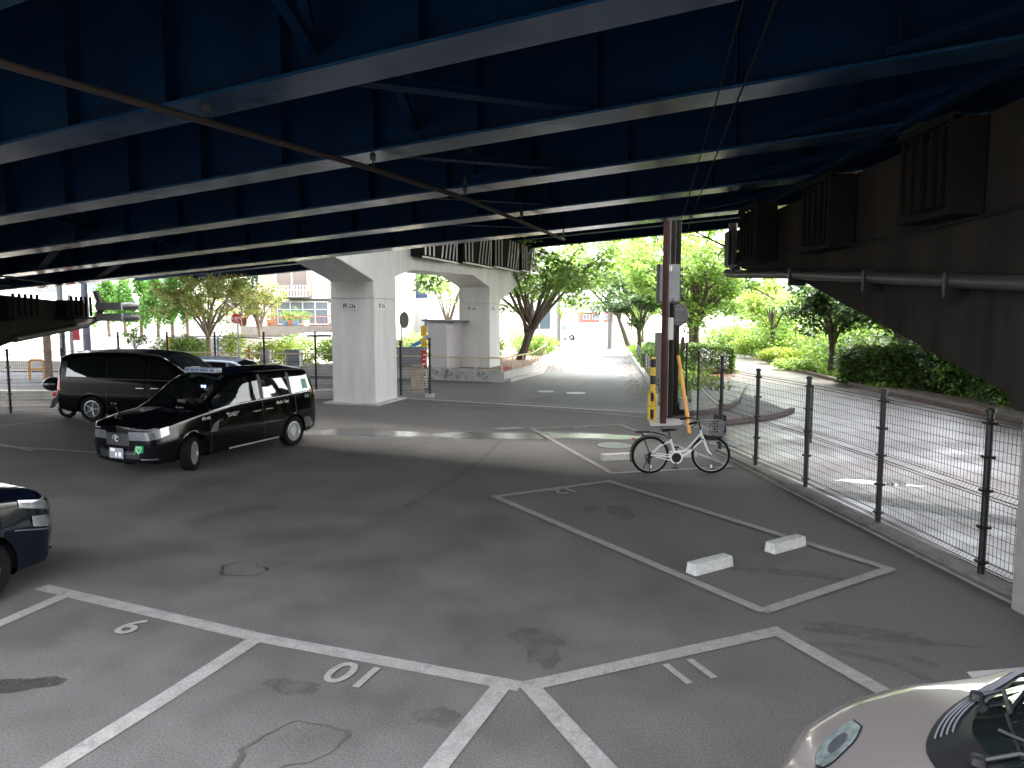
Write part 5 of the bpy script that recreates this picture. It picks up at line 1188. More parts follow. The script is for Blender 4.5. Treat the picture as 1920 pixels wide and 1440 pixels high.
# right side, beyond the poles and along the side road
tree(.35, 39.5, 9.4, 2.0, 4.9, 3.2, 8500, LG2, 'broad leafed tree with forked dark trunk beside the pale pier', .20, 18, .14, .35, clump=.8, multi=2, cz=5.2, lean=(.5, 0))
tree(8.7, 50, 8.0, 2.2, 2.9, 2.3, 9000, LG3, 'dense dark green tree behind the street kerb fence', .17, 10, .13, .05, cz=4.6, clump=.8)
tree(10.8, 43, 11.5, 3.0, 5.6, 3.9, 15000, LG1, 'large light green tree spreading behind the poles', .24, 24, .14, .05, cz=6.4, clump=.9)
tree(13.0, 53, 9.5, 2.2, 4.2, 3.3, 8500, LG2, 'mid green tree over the narrow end of the side road', .17, 10, .15, .05, cz=4.9, clump=.85)
tree(9.6, 60, 11.5, 3.5, 5.6, 4.2, 9500, LG1, 'tall sunlit tree leaning over the street', .2, 12, .18, .05, cz=7.8, clump=1.0, lean=(-1.2, 0))
tree(16.3, 46, 6.2, 2.2, 2.3, 1.9, 1700, LG4, 'thin yellow green tree beside the clipped round bush', .12, 8, .12, .06, cz=4.3, clump=.6)
tree(15.1, 34.5, 5.2, 1.7, 2.4, 1.7, 3400, LG3, 'dark glossy leaved tree left of the broad hedge', .16, 9, .15, .06, cz=3.3, clump=.7)
tree(15.6, 29.5, 4.8, 1.8, 2.2, 1.5, 2400, LG3, 'dark glossy tree leaning under the pier haunch', .17, 8, .15, .06, cz=3.3, clump=.65, lean=(.4, .2))
tree(18.5, 40, 5.5, 1.8, 2.2, 1.6, 2000, LG2, 'small tree behind the chain link fence', .12, 7, .14, .06, cz=3.4)
for i, (x, y, h, lf_, lb) in enumerate(((13.2, 74, 7.5, LG2, 'street tree with yellowish lower leaves past the grey pole'), (14.6, 84, 7, LG4, 'yellow leaved street tree further up the right side'), (18.5, 108, 9, LG2, 'distant green tree on the right of the street'), (22, 135, 11, LG2, 'far rounded tree near the end of the street'), (30, 180, 13, LG3, 'farthest dark tree at the street end'), (4.8, 88, 4.6, LG1, 'small bright green tree behind the white van'))):
    tree(x, y, h, h * .25, h * .34, h * .3, 1500, lf_, lb, .14, 8, .2 + .08 * i * .5, .05, clump=h * .1)
tree(-4.5, 52, 7.2, 2.6, 2.8, 1.8, 1500, LG1, 'light green tree seen through the portal between the columns', .14, 8, .14, .02, cz=5.9, clump=.6)
hedge((7.95, 34.4), (10.25, 34.0), 1.3, 1.25, 9000, HEDGE, 'clipped green hedge behind the fence corner at the side road', .08)
hedge((7.2, 37), (9.0, 45), 1.2, 1.0, 6000, HEDGE, 'long clipped hedge running beside the street')
hedge((14.1, 27.3), (15.2, 27.0), .1, .1, 10, HEDGE, 'low stub of hedge') if False else None
hedge((13.9, 29.9), (15.6, 26.4), 1.2, 1.2, 12000, HEDGE2, 'dark broad hedge at the start of the walkway', .06, .085, .13)
bush(15.9, 47.5, 2.6, 2.0, 1.55, 5200, LG4, 'rounded bright yellow green clipped bush', .06, .06, lump=3)
bush(15.2, 41.5, 2.6, 1.6, .9, 2600, LG4, 'low yellow green bush next to the thin tree', .07, .06)
bush(14.3, 36.5, 1.4, 2.4, .6, 1500, LG1, 'low ground plants between kerb and dark tree', .09, .06)
for i, (x, y, h, lf_, lb) in enumerate(((15.0, 25.2, 1.9, LG3, 'dark leafy shrub where the walkway meets the hedge'), (14.95, 23.6, 2.1, LG2, 'tall leafy shrub against the chain link fence'), (14.9, 22.0, 1.8, LG3, 'dark shrub beside a fence post under the haunch'), (15.0, 20.4, 1.9, LG1, 'bright creeper covered shrub near the right edge'), (15.1, 18.7, 1.9, LG1, 'bright leafy shrub at the right edge of the picture'), (17.2, 25, 3.2, LG2, 'tall green shrub behind the chain link fence'), (17.6, 21, 3.4, LG1, 'sunny shrub behind the fence at the right edge'))):
    bush(x + .75, y, 2.3, 2.5, h * 1.25, 4200, lf_, lb, .095, .06, lump=8)
for i, (x, y, w, h, lf_, lb) in enumerate(((17.4, 47, 4, 2.4, LG1, 'bank of light shrubs behind the fence past the thin tree'), (18.2, 42, 4, 2.6, LG4, 'yellow green shrub bank behind the fence'), (17.8, 37, 4, 2.3, LG1, 'shrub bank behind the dark glossy tree'), (17.6, 32.5, 4, 2.8, LG2, 'shrub bank between the two dark glossy trees'), (17.5, 28.5, 4, 2.6, LG1, 'shrub bank behind the broad hedge'), (17.0, 55, 5, 2.2, LG1, 'pale shrubs in front of the boundary fence'))):
    bush(x, y, w, 4.2, h, 4200, lf_, lb, .12, .06, lump=10)
bush(9.2, 33.2, 2.4, .5, .3, 700, LG6, 'rusty low plants in front of the clipped hedge', .07, .09)
tag(leaf_object('verge_grass', np.concatenate([np.stack([RNG.uniform(0, 1, 9000) ** 1 * 0 + (xx := RNG.uniform(5.4, 13, 9000)), (yy := RNG.uniform(26, 62, 9000)), RNG.uniform(.05, .3, 9000)], 1)[(xx > 5.3 + (yy - 26) * .118) & (xx < 8.0 + (yy - 26) * .13)],
    np.stack([(x2 := RNG.uniform(13.5, 20, 7000)), (y2 := RNG.uniform(27, 56, 7000)), RNG.uniform(.07, .22, 7000)], 1)[(x2 > 13.6 + (y2 - 28) * .13)]]), .10, leafmat('grass blade', (.07, .15, .02), (.20, .33, .06), .4), None, -.6), 'rough green grass along the street verge', 'grass', None, 'stuff')
# planter by the pale pier
bush(-1.9, 37.0, 2.4, 2.0, 1.5, 2200, LG1, 'fresh green bush in the planter beside the pale column', .10, .36); bush(-1.6, 41, 2.6, 2, 1.4, 1600, LG4, 'yellow green bush at the back of the planter', .11, .36); bush(1.6, 44.5, 2.4, 2.2, 1.3, 2000, LG1, 'fresh green bush right of the forked tree', .10, .36); bush(2.4, 53, 1.6, 4, 1.0, 1200, LG4, 'low bush at the far planter end by the gate pillar', .11, .36)
e = empty('planter_wall', (-.4, 30.3, 0), 0, 'low graffiti stained concrete planter wall under the pale pier', 'wall')
PW = [(-9.5, 33.6), (-3.8, 31.75), (-.42, 30.25)]; PW2 = [(-.42, 30.25), (.95, 34.2), (1.9, 42), (3.2, 57)]
for i, (pp, hh) in enumerate(((PW, .52), (PW2, .42))):
    mb = MB(); kerb(mb, pp, .22, hh + (.002 * i)); o = mb.build('wall_body', mat('stained wall', (.33, .33, .31), .85, var=.3, scale=2.5, bump=.2) if i == 0 else CONC, None); place(o, e)
mb = MB()
for k in range(14):
    t = random.uniform(.1, .85); p = Vector((-3.8, 31.63, 0)).lerp(Vector((-.5, 30.12, 0)), t); z = random.uniform(.15, .4); P = [p + Vector((.07 * cos(a) * random.uniform(.6, 1.3), -.03 * cos(a), z - p.z + .08 * sin(a * random.choice((1, 1.5))))) for a in np.linspace(0, 5, 8)]; mb.tube(P, .008, 4)
place(mb.build('graffiti', BLACKP, None), e)
e = empty('handrail', (-.4, 30.3, .5), 0, 'cream painted pipe handrail on the planter wall', 'railing')
mb = MB(); R1 = [Vector((x, y, 1.0)) for x, y in ((-9.4, 33.55), (-3.8, 31.7), (-.42, 30.3))]; R2 = [Vector((x, y, 1.0 + .02 * i)) for i, (x, y) in enumerate(((-.42, 30.3), (.95, 34.2), (1.9, 42), (3.2, 57)))]
mb.tube(R1, .03, 8); mb.tube(R2, .03, 8); place(mb.build('top_rail', CREAM, None, smooth=True), e)
for A_, B_, n in ((R1[0], R1[1], 4), (R1[1], R1[2], 3), (R2[0], R2[1], 3), (R2[1], R2[2], 5), (R2[2], R2[3], 8)):
    for k in range(n):
        p = A_.lerp(B_, k / n); mb = MB(); mb.tube([(p.x, p.y, .45), p], .028, 8); place(mb.build('rail_post', CREAM, None), e)
mb = MB(); mb.box(3.0, 3.5, 57.2, 57.8, 0, 1.3); tag(mb.build('gate_pillar', BEIGEW, None, bevel=.02), 'square beige gate pillar at the planter end', 'pillar')
mb = MB(); mb.box(-.3, -.12, 30.02, 30.2, .52, .68); tag(mb.build('marker_lamp', mat('pink marker', (.7, .08, .15), .4), None, bevel=.03), 'small pink marker on the planter wall corner', 'marker')
# shed in front of the far column
e = empty('storage_shed', (-3.4, 33.4, 0), 0, 'narrow grey storage shed in front of the far pale column', 'shed')
q0, q1 = at(803, 700, 33.0), at(838, 700, 32.7); mb = MB(); mb.prism([(q0.x, q0.y, .3), (q1.x, q1.y, .3), (q1.x + 1.1, q1.y + 1.9, .3), (q0.x + 1.1, q0.y + 1.9, .3)], (0, 0, 2.2)); place(mb.build('wall', mat('shed panel', (.50, .47, .48), .6, var=.05), None), e)
mb = MB(); mb.prism([(q0.x - .25, q0.y - .15, 2.5), (q1.x + .35, q1.y - .2, 2.45), (q1.x + 1.45, q1.y + 2, 2.45), (q0.x + 1, q0.y + 2, 2.5)], (0, 0, .08)); place(mb.build('roof', ROOFG, None), e)

# ------------------------------------------------------------------ park, playground and houses at the back left
e = empty('park_wall', (-13, 45, 0), 0, 'low white wall along the back of the park', 'wall')
mb = MB(); kerb(mb, [(-34, 50), (-19.3, 45.5), (-15.0, 47), (-9, 50)], .2, 1.35); place(mb.build('wall_body', mat('white stained wall', (.62, .60, .57), .85, var=.15, scale=1.2), None), e)
xs = [(-27.6, 48.6), (-26.2, 48.1), (-25.0, 47.8), (-23.7, 47.4), (-22.5, 47.0), (-21.4, 46.8)]
for i, ((x, y), lb) in enumerate(zip(xs, ('first conifer of the row, behind the utility pole', 'second conifer from the left in the wall row', 'third conifer from the left in the wall row', 'fourth conifer from the left in the wall row', 'fifth conifer from the left with a bent trunk', 'tallest conifer at the right end of the row'))):
    conifer(x, y + 1.6, 4.2 + .12 * i + .3 * (i == 5), 1.15, 2300, lb, .9, i + 3)
tree(-18.7, 45, 5.9, 1.9, 2.9, 1.5, 4200, LG6, 'spreading rusty green tree behind the stop sign', .17, 12, .11, .1, BARKL, cz=4.2, clump=.6)
tree(-16.2, 47, 4.8, 2.2, 1.6, 1.0, 1500, LG6, 'small flat topped tree beside the white house', .13, 8, .11, .1, BARKL, cz=3.9, clump=.5)
tree(-22, 60, 8.5, 2.2, 4.2, 2.8, 3000, LG3, 'dark tree mass rising behind the park trees', .2, 12, .2, .1, cz=5.8, clump=1.0)
tree(-18.5, 62, 8.2, 2.2, 3.4, 2.6, 2400, LG3, 'dark tree left of the white house gutter', .2, 10, .2, .1, cz=5.6, clump=1.0)
for x, y, w, h, n, lf_, lb in ((-18.0, 40.6, 2.6, 1.6, 2400, LG1, 'big leafy bush beside the yellow planter block'), (-20.6, 40, 1.4, .8, 700, LG2, 'small low bush behind the fence post'), (-16.3, 43.5, 2.4, 2.2, 1500, LG4, 'bright yellow bush behind the spreading tree trunk'), (-13.9, 42, 3.4, 1.3, 1800, LG4, 'low yellow green bush right of the stop sign'), (-13.0, 45, 2.6, 1.8, 1500, LG1, 'bush under the house terrace wall'), (-9.9, 41, 2.9, 1.5, 2000, LG1, 'round bush just left of the pale column'), (-6.2, 47, 3.0, 1.8, 1500, LG1, 'bush behind the blue slide'), (-11.6, 39.4, 1.6, .6, 500, LG4, 'flower bed clump by the litter cage')):
    bush(x, y, w, w * .8, h, n, lf_, lb, .10, .02)
tree(-20.9, 40.5, 2.3, 1.0, .75, .6, 500, LG2, 'sapling with a small round crown in the park', .045, 6, .08, .02, cz=1.7, clump=.3)
for x0, x1, y, lb in ((-15.3, -13.72, 34.6, 'right yellow concrete planter block with a dark plate'), (-19.6, -17.9, 35.4, 'left yellow concrete planter block without a plate')):
    e = empty('planter_block', (x0, y, 0), 0, lb, 'block'); mb = MB(); mb.box(0, x1 - x0, 0, .6, 0, .62 if x0 > -16 else .5); mb.build('block_body', mat('yellow block', (.50, .40, .06), .75, var=.15, scale=4), e, bevel=.05)
    if x0 > -16: mb = MB(); mb.box(.28, .75, -.008, -.001, .28, .42); mb.build('plate', DKGREY, e)
c = at(443, 597, 34); e = empty('stop_sign', (c.x, 34, 0), 0, 'round red sign with white lettering on a grey post', 'sign')
mb = MB(); mb.tube([(.05, .03, 0), (.05, .03, c.z - .1)], .035, 10); mb.build('sign_post', GALV, e, smooth=True)
mb = MB(); mb.lathe([(.001, -.012), (.23, -.012), (.23, .012), (.001, .012)], 32, 'y', (0, -.02, c.z)); dsk = mb.build('sign_face', REDS, e, smooth=True)
t = text_mesh('とまれ', .16, WHITEP, 'lettering', dsk, .001, .006); orient(t, (0, -.035, c.z), (1, 0, 0), (0, 0, 1)); t = text_mesh('この先', .075, WHITEP, 'lettering', dsk, .001, .003); orient(t, (0, -.035, c.z - .13), (1, 0, 0), (0, 0, 1))
c = at(756, 600, 36); e = empty('traffic_mirror', (c.x, 36, 0), radians(65), 'round convex traffic mirror seen from its dark side', 'mirror')
mb = MB(); mb.tube([(0, .1, 0), (0, .1, c.z + .25)], .04, 10); mb.build('mirror_post', GALV, e, smooth=True); mb = MB(); mb.lathe([(.001, .06), (.3, .02), (.4, -.03), (.41, -.06), (.39, -.06), (.001, -.02)], 28, 'y', (0, 0, c.z)); mb.build('mirror_head', mat('mirror back', (.10, .10, .10), .5), e, smooth=True)
e = empty('slide', (-5.6, 41, 0), 0, 'blue playground slide behind the short fence', 'slide'); mb = MB(); mb.prism([(-.3, 0, .75), (1.2, 0, 1.55), (1.2, 0, 1.7), (1.0, 0, 1.75), (-.3, 0, .95)], (0, .5, 0)); mb.build('chute', BLUES, e)
for x in (.6, 1.3):
    mb = MB(); mb.tube([(x, .25, 0), (x, .25, 2.2)], .04, 8); mb.build('slide_post', GALV, e)
e = empty('sign_panel', (-3.15, 25.3, 0), 0, 'tall narrow stack of yellow, red and white notices behind the fence end', 'sign')
for z0, z1, m_ in ((2.05, 2.42, YEL), (1.68, 2.0, YEL), (.95, 1.58, REDS), (.62, .88, WHITEP), (.28, .56, WHITEP)):
    mb = MB(); mb.box(0, .2, 0, .02, z0, z1); pp = mb.build('notice', m_, e)
    mb = MB()
    for k in range(3):
        zz = z0 + (z1 - z0) * (.2 + .25 * k); mb.box(.04 + .02 * k, .17, -.006, -.001, zz, zz + .04)
    mb.build('print', WHITEP if m_ is REDS else (BLACKP if m_ is WHITEP else mat('orange print', (.6, .25, .03), .5)), pp)
mb = MB(); mb.box(.1, .16, .02, .06, 0, 2.45); mb.build('panel_post', GALV, e)
mb = MB(); mb.box(-6.2, -3.9, 33.2, 33.5, 0.02, 1.35); tag(mb.build('grey_screen', mat('grey screen', (.22, .23, .24), .6, var=.08, scale=3), None), 'grey panel screen behind the short fence end', 'screen')
e = empty('litter_cage', (-11.7, 37.5, 0), 0, 'grey barred litter cage in the playground', 'bin'); mb = MB()
for k in range(9): mb.box(k * .09, k * .09 + .045, 0, .03, .05, 1.0)
for z in (.05, .5, .97): mb.box(0, .77, -.01, .04, z, z + .05)
mb.build('cage_bars', GREYP, e); mb = MB(); mb.box(.02, .75, .05, .6, .05, .98); mb.build('bin_body', mat('bin blue grey', (.28, .32, .38), .6), e)
mb = MB(); mb.box(-13.15, -12.65, 38, 38.5, 0, .95); tag(mb.build('stone_post', mat('park stone', (.35, .33, .33), .8, var=.15), None, bevel=.03), 'short grey stone pillar left of the litter cage', 'pillar')
e = empty('bench', (-15.6, 39, 0), 0, 'low wooden park bench behind the stop sign post', 'bench'); mb = MB(); mb.box(0, 1.7, 0, .4, .40, .45); mb.build('seat', WOOD, e)
for x in (.15, 1.45): mb = MB(); mb.box(x, x + .08, .04, .36, 0, .398); mb.build('leg', DKGREY, e)
mb = MB(); mb.add([(-10.9, 36.3, .06), (-6.6, 35.6, .06), (-6.4, 37.0, .06), (-8, 37.4, .13), (-10.2, 37.4, .1)], [(0, 1, 2, 3, 4)]); mb.prism([(-10.9, 36.3, .02), (-6.6, 35.6, .02), (-6.4, 37, .02), (-10.2, 37.4, .02)], (0, 0, .06)); tag(mb.build('ground_mat', GREENM, None), 'green sheet spread on the playground', 'mat')
for x, y, z0, m_, lb in ((-16.7, 35.6, 0, YEL, 'thin yellow upright of the park gate frame'), (-14.6, 36.3, 0, mat('blue pole', (.08, .25, .55), .5), 'thin blue upright of the park gate frame'), (-12.7, 35.3, 0, mat('red pole', (.5, .06, .04), .5), 'short red post near the park bench')):
    mb = MB(); mb.tube([(x, y, z0), (x, y, 1.75 if 'gate' in lb else 1.25)], .045, 10); tag(mb.build('upright', m_, None, smooth=True), lb, 'post')
mb = MB(); mb.tube([(-16.7, 35.6, 1.72), (-14.6, 36.3, 1.72), (-12, 36.6, 1.6)], .03, 8); tag(mb.build('cross_rail', GALV, None), 'thin horizontal rail joining the park gate uprights', 'rail')
e = empty('pipe_barrier', (-11, 33.9, 0), 0, 'low cream pipe barrier on the kerb wall behind the fence', 'railing')
mb = MB(); mb.tube([(-40, 39.5, .95), (-20, 37.0, .95), (-9.5, 33.7, 1.0)], .035, 8); place(mb.build('top_rail', CREAM, None), e)
for k in range(13):
    p = Vector((-20, 37, 0)).lerp(Vector((-9.7, 33.76, 0)), k / 12); mb = MB(); mb.tube([p, p + UP * .95], .03, 8); place(mb.build('rail_post', CREAM, None), e)
mb = MB(); kerb(mb, [(-40, 39.2), (-20, 36.7), (-9.6, 33.4)], .3, .45); tag(mb.build('kerb_wall', CONC, None), 'long low concrete kerb wall in front of the park', 'wall')

def window(wall, x, z, w, h, y, kind='slide', grid=(2, 1), m=None):
    mb = MB(); f = .06
    mb.box(x - f, x + w + f, y - .07, y + .0, z - f, z); mb.box(x - f, x + w + f, y - .07, y, z + h, z + h + f); mb.box(x - f, x, y - .069, y, z, z + h); mb.box(x + w, x + w + f, y - .069, y, z, z + h)
    for k in range(1, grid[0]): mb.box(x + w * k / grid[0] - .03, x + w * k / grid[0] + .03, y - .06, y - .012, z, z + h)
    for k in range(1, grid[1]): mb.box(x, x + w, y - .058, y - .013, z + h * k / grid[1] - .025, z + h * k / grid[1] + .025)
    o = mb.build('window', WFRAME, wall); mb = MB(); mb.box(x, x + w, y - .011, y - .002, z, z + h); mb.build('pane', m or PANE, o); return o
def house(x, y, w, d, h, rz, label, m, wins, roof='flat', roofm=ROOFG, extra=None, name='house'):
    e = empty(name, (x, y, 0), rz, label, 'house'); mb = MB(); mb.box(0, w, 0, d, 0, h); mb.build('wall', m, e)
    if roof == 'flat': mb = MB(); mb.box(-.2, w + .2, -.25, d + .2, h + .002, h + .22); mb.build('roof', roofm, e)
    elif roof == 'gable':
        mb = MB(); mb.prism([(-.4, -.5, h + .002), (-.4, d / 2, h + 1.6), (-.4, d + .5, h + .002)], (w + .8, 0, 0)); mb.build('roof', roofm, e)
    elif roof == 'gable2':
        mb = MB(); mb.prism([(-.4, -.3, h + .002), (w / 2, -.3, h + 1.8), (w + .4, -.3, h + .002)], (0, d + .6, 0)); mb.build('roof', roofm, e)
    for q in wins: window(e, *q[:4], 0, 'slide', q[4] if len(q) > 4 else (2, 1), q[5] if len(q) > 5 else None)
    if extra: extra(e)
    return e
def bays(e):
    e.location.z = .9
    for x, w in ((.3, 3.9), (5.6, 3.9)):
        mb = MB(); mb.box(x, x + w, -.5, -.001, 3.3, 5.7); mb.build('bay', mat('cream bay', (.30, .25, .20), .8), e); window(e, x + 1.3, 3.8, 2.4, 1.6, -.5, m=SHUT)
        for k in range(12): mb = MB(); mb.box(x + 1.15 + k * .23, x + 1.2 + k * .23, -.95, -.91, 3.3, 4.05); mb.build('balcony_bar', WFRAME, e)
        mb = MB(); mb.box(x + 1.1, x + 3.8, -.96, -.9, 4.05, 4.13); mb.box(x + 1.1, x + 3.8, -.96, -.501, 3.22, 3.3); mb.build('balcony_rail', GREYP, e)
    mb = MB(); mb.box(.9, 9.4, -.06, -.001, .9, 2.95); mb.build('ground_panel', mat('salmon panel', (.26, .18, .13), .8), e)
    window(e, 1.5, 1.2, 3.9, 1.65, -.06, grid=(4, 3), m=CURT); window(e, 5.6, 1.3, 2.4, 1.45, -.06, grid=(2, 2), m=CURT)
    mb = MB(); mb.box(.6, 9.6, -.25, -.001, 3.0, 3.12); mb.build('eave_strip', DKGREY, e)
    mb = MB(); mb.box(-.4, 9.5, -2.6, -2.3, -.9, 1.05); mb.build('terrace_wall', mat('terrace stone', (.16, .145, .135), .9, var=.2), e)
    mb = MB(); mb.box(-.4, 9.4, -2.5, -2.44, 1.75, 1.80); mb.build('terrace_rail', mat('brick red rail', (.35, .08, .06), .6), e)
    for k in range(26): mb = MB(); mb.box(-.4 + k * .39, -.37 + k * .39, -2.5, -2.46, 1.052, 1.75); mb.build('rail_bar', mat('brick red rail', (.35, .08, .06), .6), e)
house(-19.6, 57, 10.6, 9, 7.0, radians(-3), 'white two storey house with shuttered bay windows and terrace', WHITEW, (), 'flat', GREYW, bays)
for i, (px, m_, lb) in enumerate(((505, TERRA, 'brown flower pot with a shrub on the terrace wall'), (533, mat('blue pot', (.12, .3, .5), .5), 'left blue flower pot on the terrace wall'), (543, TERRA, 'terracotta pot between the two blue pots'), (551, mat('blue pot', (.12, .3, .5), .5), 'right blue flower pot on the terrace wall'), (571, WHITEP, 'white flower pot at the right of the terrace'))):
    c = at(px, 606, 54.6); e = empty('flower_pot', (c.x, 54.95, 1.95), 0, lb, 'flower pot', 'flower pots on the terrace wall'); mb = MB(); mb.lathe([(.001, 0), (.22, 0), (.28, .45), (.24, .45), (.001, .38)], 14); mb.build('pot', m_, e); leaf_object('foliage', RNG.normal(size=(110, 3)) * (.28, .28, .25) + (0, 0, .75), .11, LG1, e)
# white car behind the terrace
def small_van(loc, rz, label, cut=None):
    e = empty('van', loc, rz, label, 'van'); K = MINIVAN; k0 = empty('x') if False else None
    K.body(PAINTW, e, (1.35, -1.5), .30); K.across('windscreen', CARG, e, lambda w: 1.34 - .08 * w * w, lambda w: .48, 4.02)
    for sd_ in (1, -1):
        K.patch('window', mat('van glass green', (.04, .12, .09), .05, spec=.8), e, [(1.1, 3.1), (-.05, 3.08), (-.05, 3.88), (.44, 3.88)], sd_); K.patch('window', CARG, e, [(-.2, 3.08), (-2.1, 3.08), (-2.1, 3.88), (-.2, 3.88)], sd_)
        K.face('headlight', LAMPG, e, sd_ * .6, sd_ * 1., 2.4, 2.85, .008, .25); seam(K, e, .05, sd_).build('door_seam', TRIM, e, fix=False)
    K.face('bumper', DKGREY, e, -1, 1, 1.1, 1.6, .02, .2)
    for x in (1.35, -1.5):
        for sd_ in (1, -1): wheel(e, x, sd_ * .8, .30, sd_, RIM, 6)
    underside(e, 4.4, 1.6, (1.35, -1.5), .3); return e
v_ = small_van((5.6, 81.5, 0), radians(-12), 'white van nosing out of a driveway far up the street'); v_.scale = (.85, .85, 1.0)
v_ = small_van((-13.0, 52.5, .05), radians(30), 'pale car half hidden behind the terrace and bush'); v_.scale = (.9, .9, .8)
house(-11.4, 66, 5.6, 8, 9.5, radians(4), 'white house with navy blue upper cladding behind the mirror', WHITEW, ((1, 1.2, 1.6, 1.2), (3.5, 1.2, 1.4, 1.2)), 'gable', ROOFG, lambda e: (MB().box(-.05, 4.2, -.06, -.001, 4.3, 8.6).build('cladding', NAVY, e), window(e, 2.2, 5.4, 1.1, 1.6, -.06)))
house(-6.9, 60, 4.6, 8, 7.2, radians(2), 'white house with an upper balcony seen through the portal', WHITEW, ((2.6, 4.2, 1.5, 2.0), (.8, 1.0, 1.6, 1.4)), 'flat', GREYW, lambda e: MB().box(2.5, 4.5, -.9, -.02, 3.5, 4.3).build('balcony', WFRAME, e))
house(-15.9, 69, 4.4, 7, 8.6, 0, 'grey house squeezed beside the white shuttered house', GREYW, ((.5, 5, 1.3, 1.4),), 'gable2')
house(-42, 62, 19, 10, 7.6, radians(-8), 'long white building behind the conifers', WHITEW, ((2, 4.6, 2.2, 1.4), (7, 4.6, 2.2, 1.4), (12, 4.6, 2.2, 1.4)), 'flat', GREYW)
house(-62, 55, 18, 10, 7.0, radians(-14), 'beige long building at the far left beyond the pier', BEIGEW, ((3, 4, 2.2, 1.4), (9, 4, 2.2, 1.4), (13, 1, 2.2, 1.4)), 'flat', ROOFG)
house(-.4, 66, 4.6, 9, 7.6, radians(8), 'white house with a grey window right of the forked tree', WHITEW, ((1.9, 1.5, 2.0, 1.7), (2.0, 4.9, 1.6, 1.4)), 'flat', GREYW)
house(.6, 80, 3.6, 10, 9, radians(8), 'white house behind the street pole', WHITEW, ((.6, 5.2, 1.6, 1.6), (.6, 1.2, 1.6, 1.6)), 'gable2')
house(1.6, 97, 5.2, 9, 10, radians(8), 'pale three storey house up the street', mat('ivory wall', (.7, .66, .6), .8), ((1, 6.8, 1.6, 1.5), (1, 3.9, 1.6, 1.5), (3.4, 3.9, 1.2, 1.5)), 'flat')
house(3.6, 125, 6.5, 10, 12, radians(8), 'white apartment block further up the street', WHITEW, ((1, 8.6, 1.8, 1.5), (4, 8.6, 1.8, 1.5), (1, 5, 1.8, 1.5), (4, 5, 1.8, 1.5)), 'flat')
house(7.0, 165, 8, 12, 13, radians(8), 'grey apartment block near the street end', GREYW, ((1, 9, 2, 1.6), (5, 9, 2, 1.6), (1, 5, 2, 1.6), (5, 5, 2, 1.6)), 'flat')
house(25, 268, 12, 10, 3.6, 0, 'red brick building closing the end of the street', BRICKR, ((1, 1.2, 2.4, 1.6), (4.4, 1.2, 2.4, 1.6), (8, 1.2, 2.4, 1.6)), 'gable')
house(22.5, 60, 9, 8, 4.6, radians(-6), 'white low house glimpsed beyond the thin tree', WHITEW, ((1, 1.2, 2, 1.6), (4.5, 1.2, 2, 1.6)), 'gable')
house(23, 34, 8, 9, 4.2, radians(-60), 'pinkish house behind the chain link fence', mat('pink wall', (.58, .42, .38), .8), ((1, 1, 2, 1.5), (4.5, 1, 2, 1.5)), 'gable')
house(18.8, 66, 7, .3, 2.0, 0, 'white boundary fence closing the side road', WHITEW, (), 'none', name='boundary_fence')
mb = MB(); mb.box(-.2, .9, 46.9, 46.96, .9, 1.9); tag(mb.build('notice_stand', mat('pale panel', (.5, .52, .54), .5), None), 'pale blank notice panel behind the planter tree', 'sign')
house(26, -14, 62, 10, 5.6, pi, 'long unseen brown building added behind the parking lot to block low light', mat('brown tile', (.11, .09, .08), .7, var=.15, scale=4), [(3 + 5.8 * k, z, 2.2, 1.5) for k in range(10) for z in (.8, 3.4)], 'flat')  # added out of view; size and dark walls chosen to cut low light
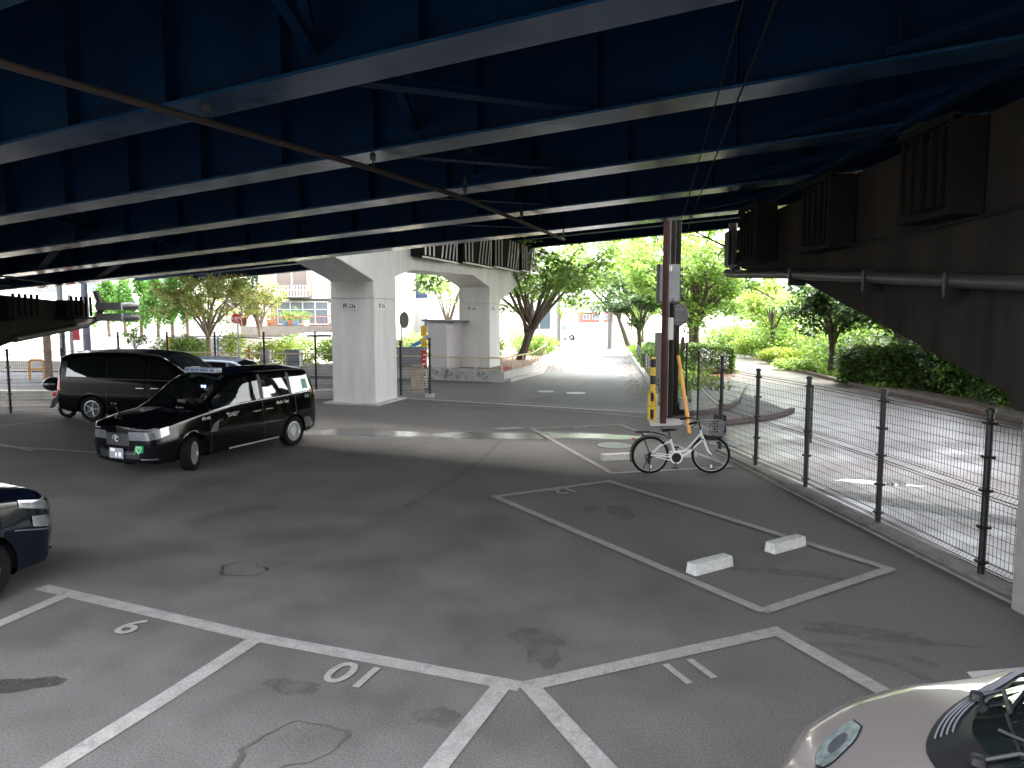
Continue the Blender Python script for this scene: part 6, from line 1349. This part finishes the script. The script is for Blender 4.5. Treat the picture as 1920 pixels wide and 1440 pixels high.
# utility poles along the street and at the left
def utility(px, Y, h, r, label, m=mat('pole concrete', (.20, .195, .185), .8, var=.1, scale=3), arms=True):
    c = at(px, 640, Y); e = empty('utility_pole', (c.x, Y, 0), 0, label, 'pole', 'utility poles'); mb = MB(); mb.tube([(0, 0, 0), (0, 0, h)], [r, r * .65], 14); mb.build('shaft', m, e, smooth=True)
    if arms: mb = MB(); mb.bar((-.8, 0, h - .6), (.8, 0, h - .6), .09); mb.bar((-.7, 0, h - 1.3), (.7, 0, h - 1.3), .08); mb.tube([(.3, -.3, h - 2.8), (.3, -.3, h - 2)], .2, 10); mb.build('cross_arm', GALV, e)
    return e
utility(1047, 61, 12, .17, 'grey utility pole left of the street nearest the tree'); utility(1143, 60, 12, .2, 'grey utility pole on the right verge of the street'); utility(1128, 128, 13, .35, 'white utility pole further up on the right', mat('white pole', (.62, .62, .62), .7)); utility(1059, 82, 12, .17, 'utility pole beside the white van'); utility(1073, 110, 12, .18, 'utility pole beyond the white van'); utility(1079, 140, 12, .18, 'farthest utility pole on the left side of the street')
utility(163, 33, 9, .17, 'bluish steel pole in front of the conifer row', mat('lilac pole', (.20, .20, .27), .5), False)
c = at(132, 600, 30); mb = MB(); mb.tube([(c.x, 30, 0), (c.x, 30, 3.6)], .07, 10); tag(mb.build('post', GALV, None), 'thin grey post carrying the red banner', 'post'); mb = MB(); mb.box(c.x + .08, c.x + .34, 29.98, 30.02, 1.75, 3.3); tag(mb.build('banner', mat('red banner', (.5, .05, .06), .6), None), 'narrow red banner beside the left pier end', 'banner')
c = at(88, 640, 27); mb = MB(); mb.tube([(c.x, 27, 0), (c.x, 27, 3.2)], .13, 12); tag(mb.build('timber_pole', mat('timber', (.20, .14, .11), .8, var=.2), None, smooth=True), 'brown timber pole behind the orange hoop', 'pole')
c = at(117, 640, 28); mb = MB(); mb.tube([(c.x, 28, 0), (c.x, 28, 4.2)], .10, 12); tag(mb.build('grey_pole', GREYP, None, smooth=True), 'slim grey pole right of the timber pole', 'pole')
# street wires
def cable(a, c, sag, label, r=.02):
    a = Vector(a); c = Vector(c); mb = MB(); mb.tube([a.lerp(c, k / 12) - UP * sag * 4 * (k / 12) * (1 - k / 12) for k in range(13)], r, 5); tag(mb.build('street_cable', BLACKM, None), label, 'cable')
p1, p2 = at(1047, 640, 61), at(1059, 640, 82)
for k, dx in enumerate((-.7, .7)): cable((p1.x + dx, 61, 11.45), (p2.x + dx, 82, 11.45), .5, ('left' if k == 0 else 'right') + ' cable strung between the first two street poles')
q1, q2 = at(1143, 640, 60), at(1128, 640, 128)
cable((q1.x + .6, 60, 11.5), (q2.x + .6, 128, 12.4), 1.2, 'cable strung along the right side of the street')
bpy.context.view_layer.update()
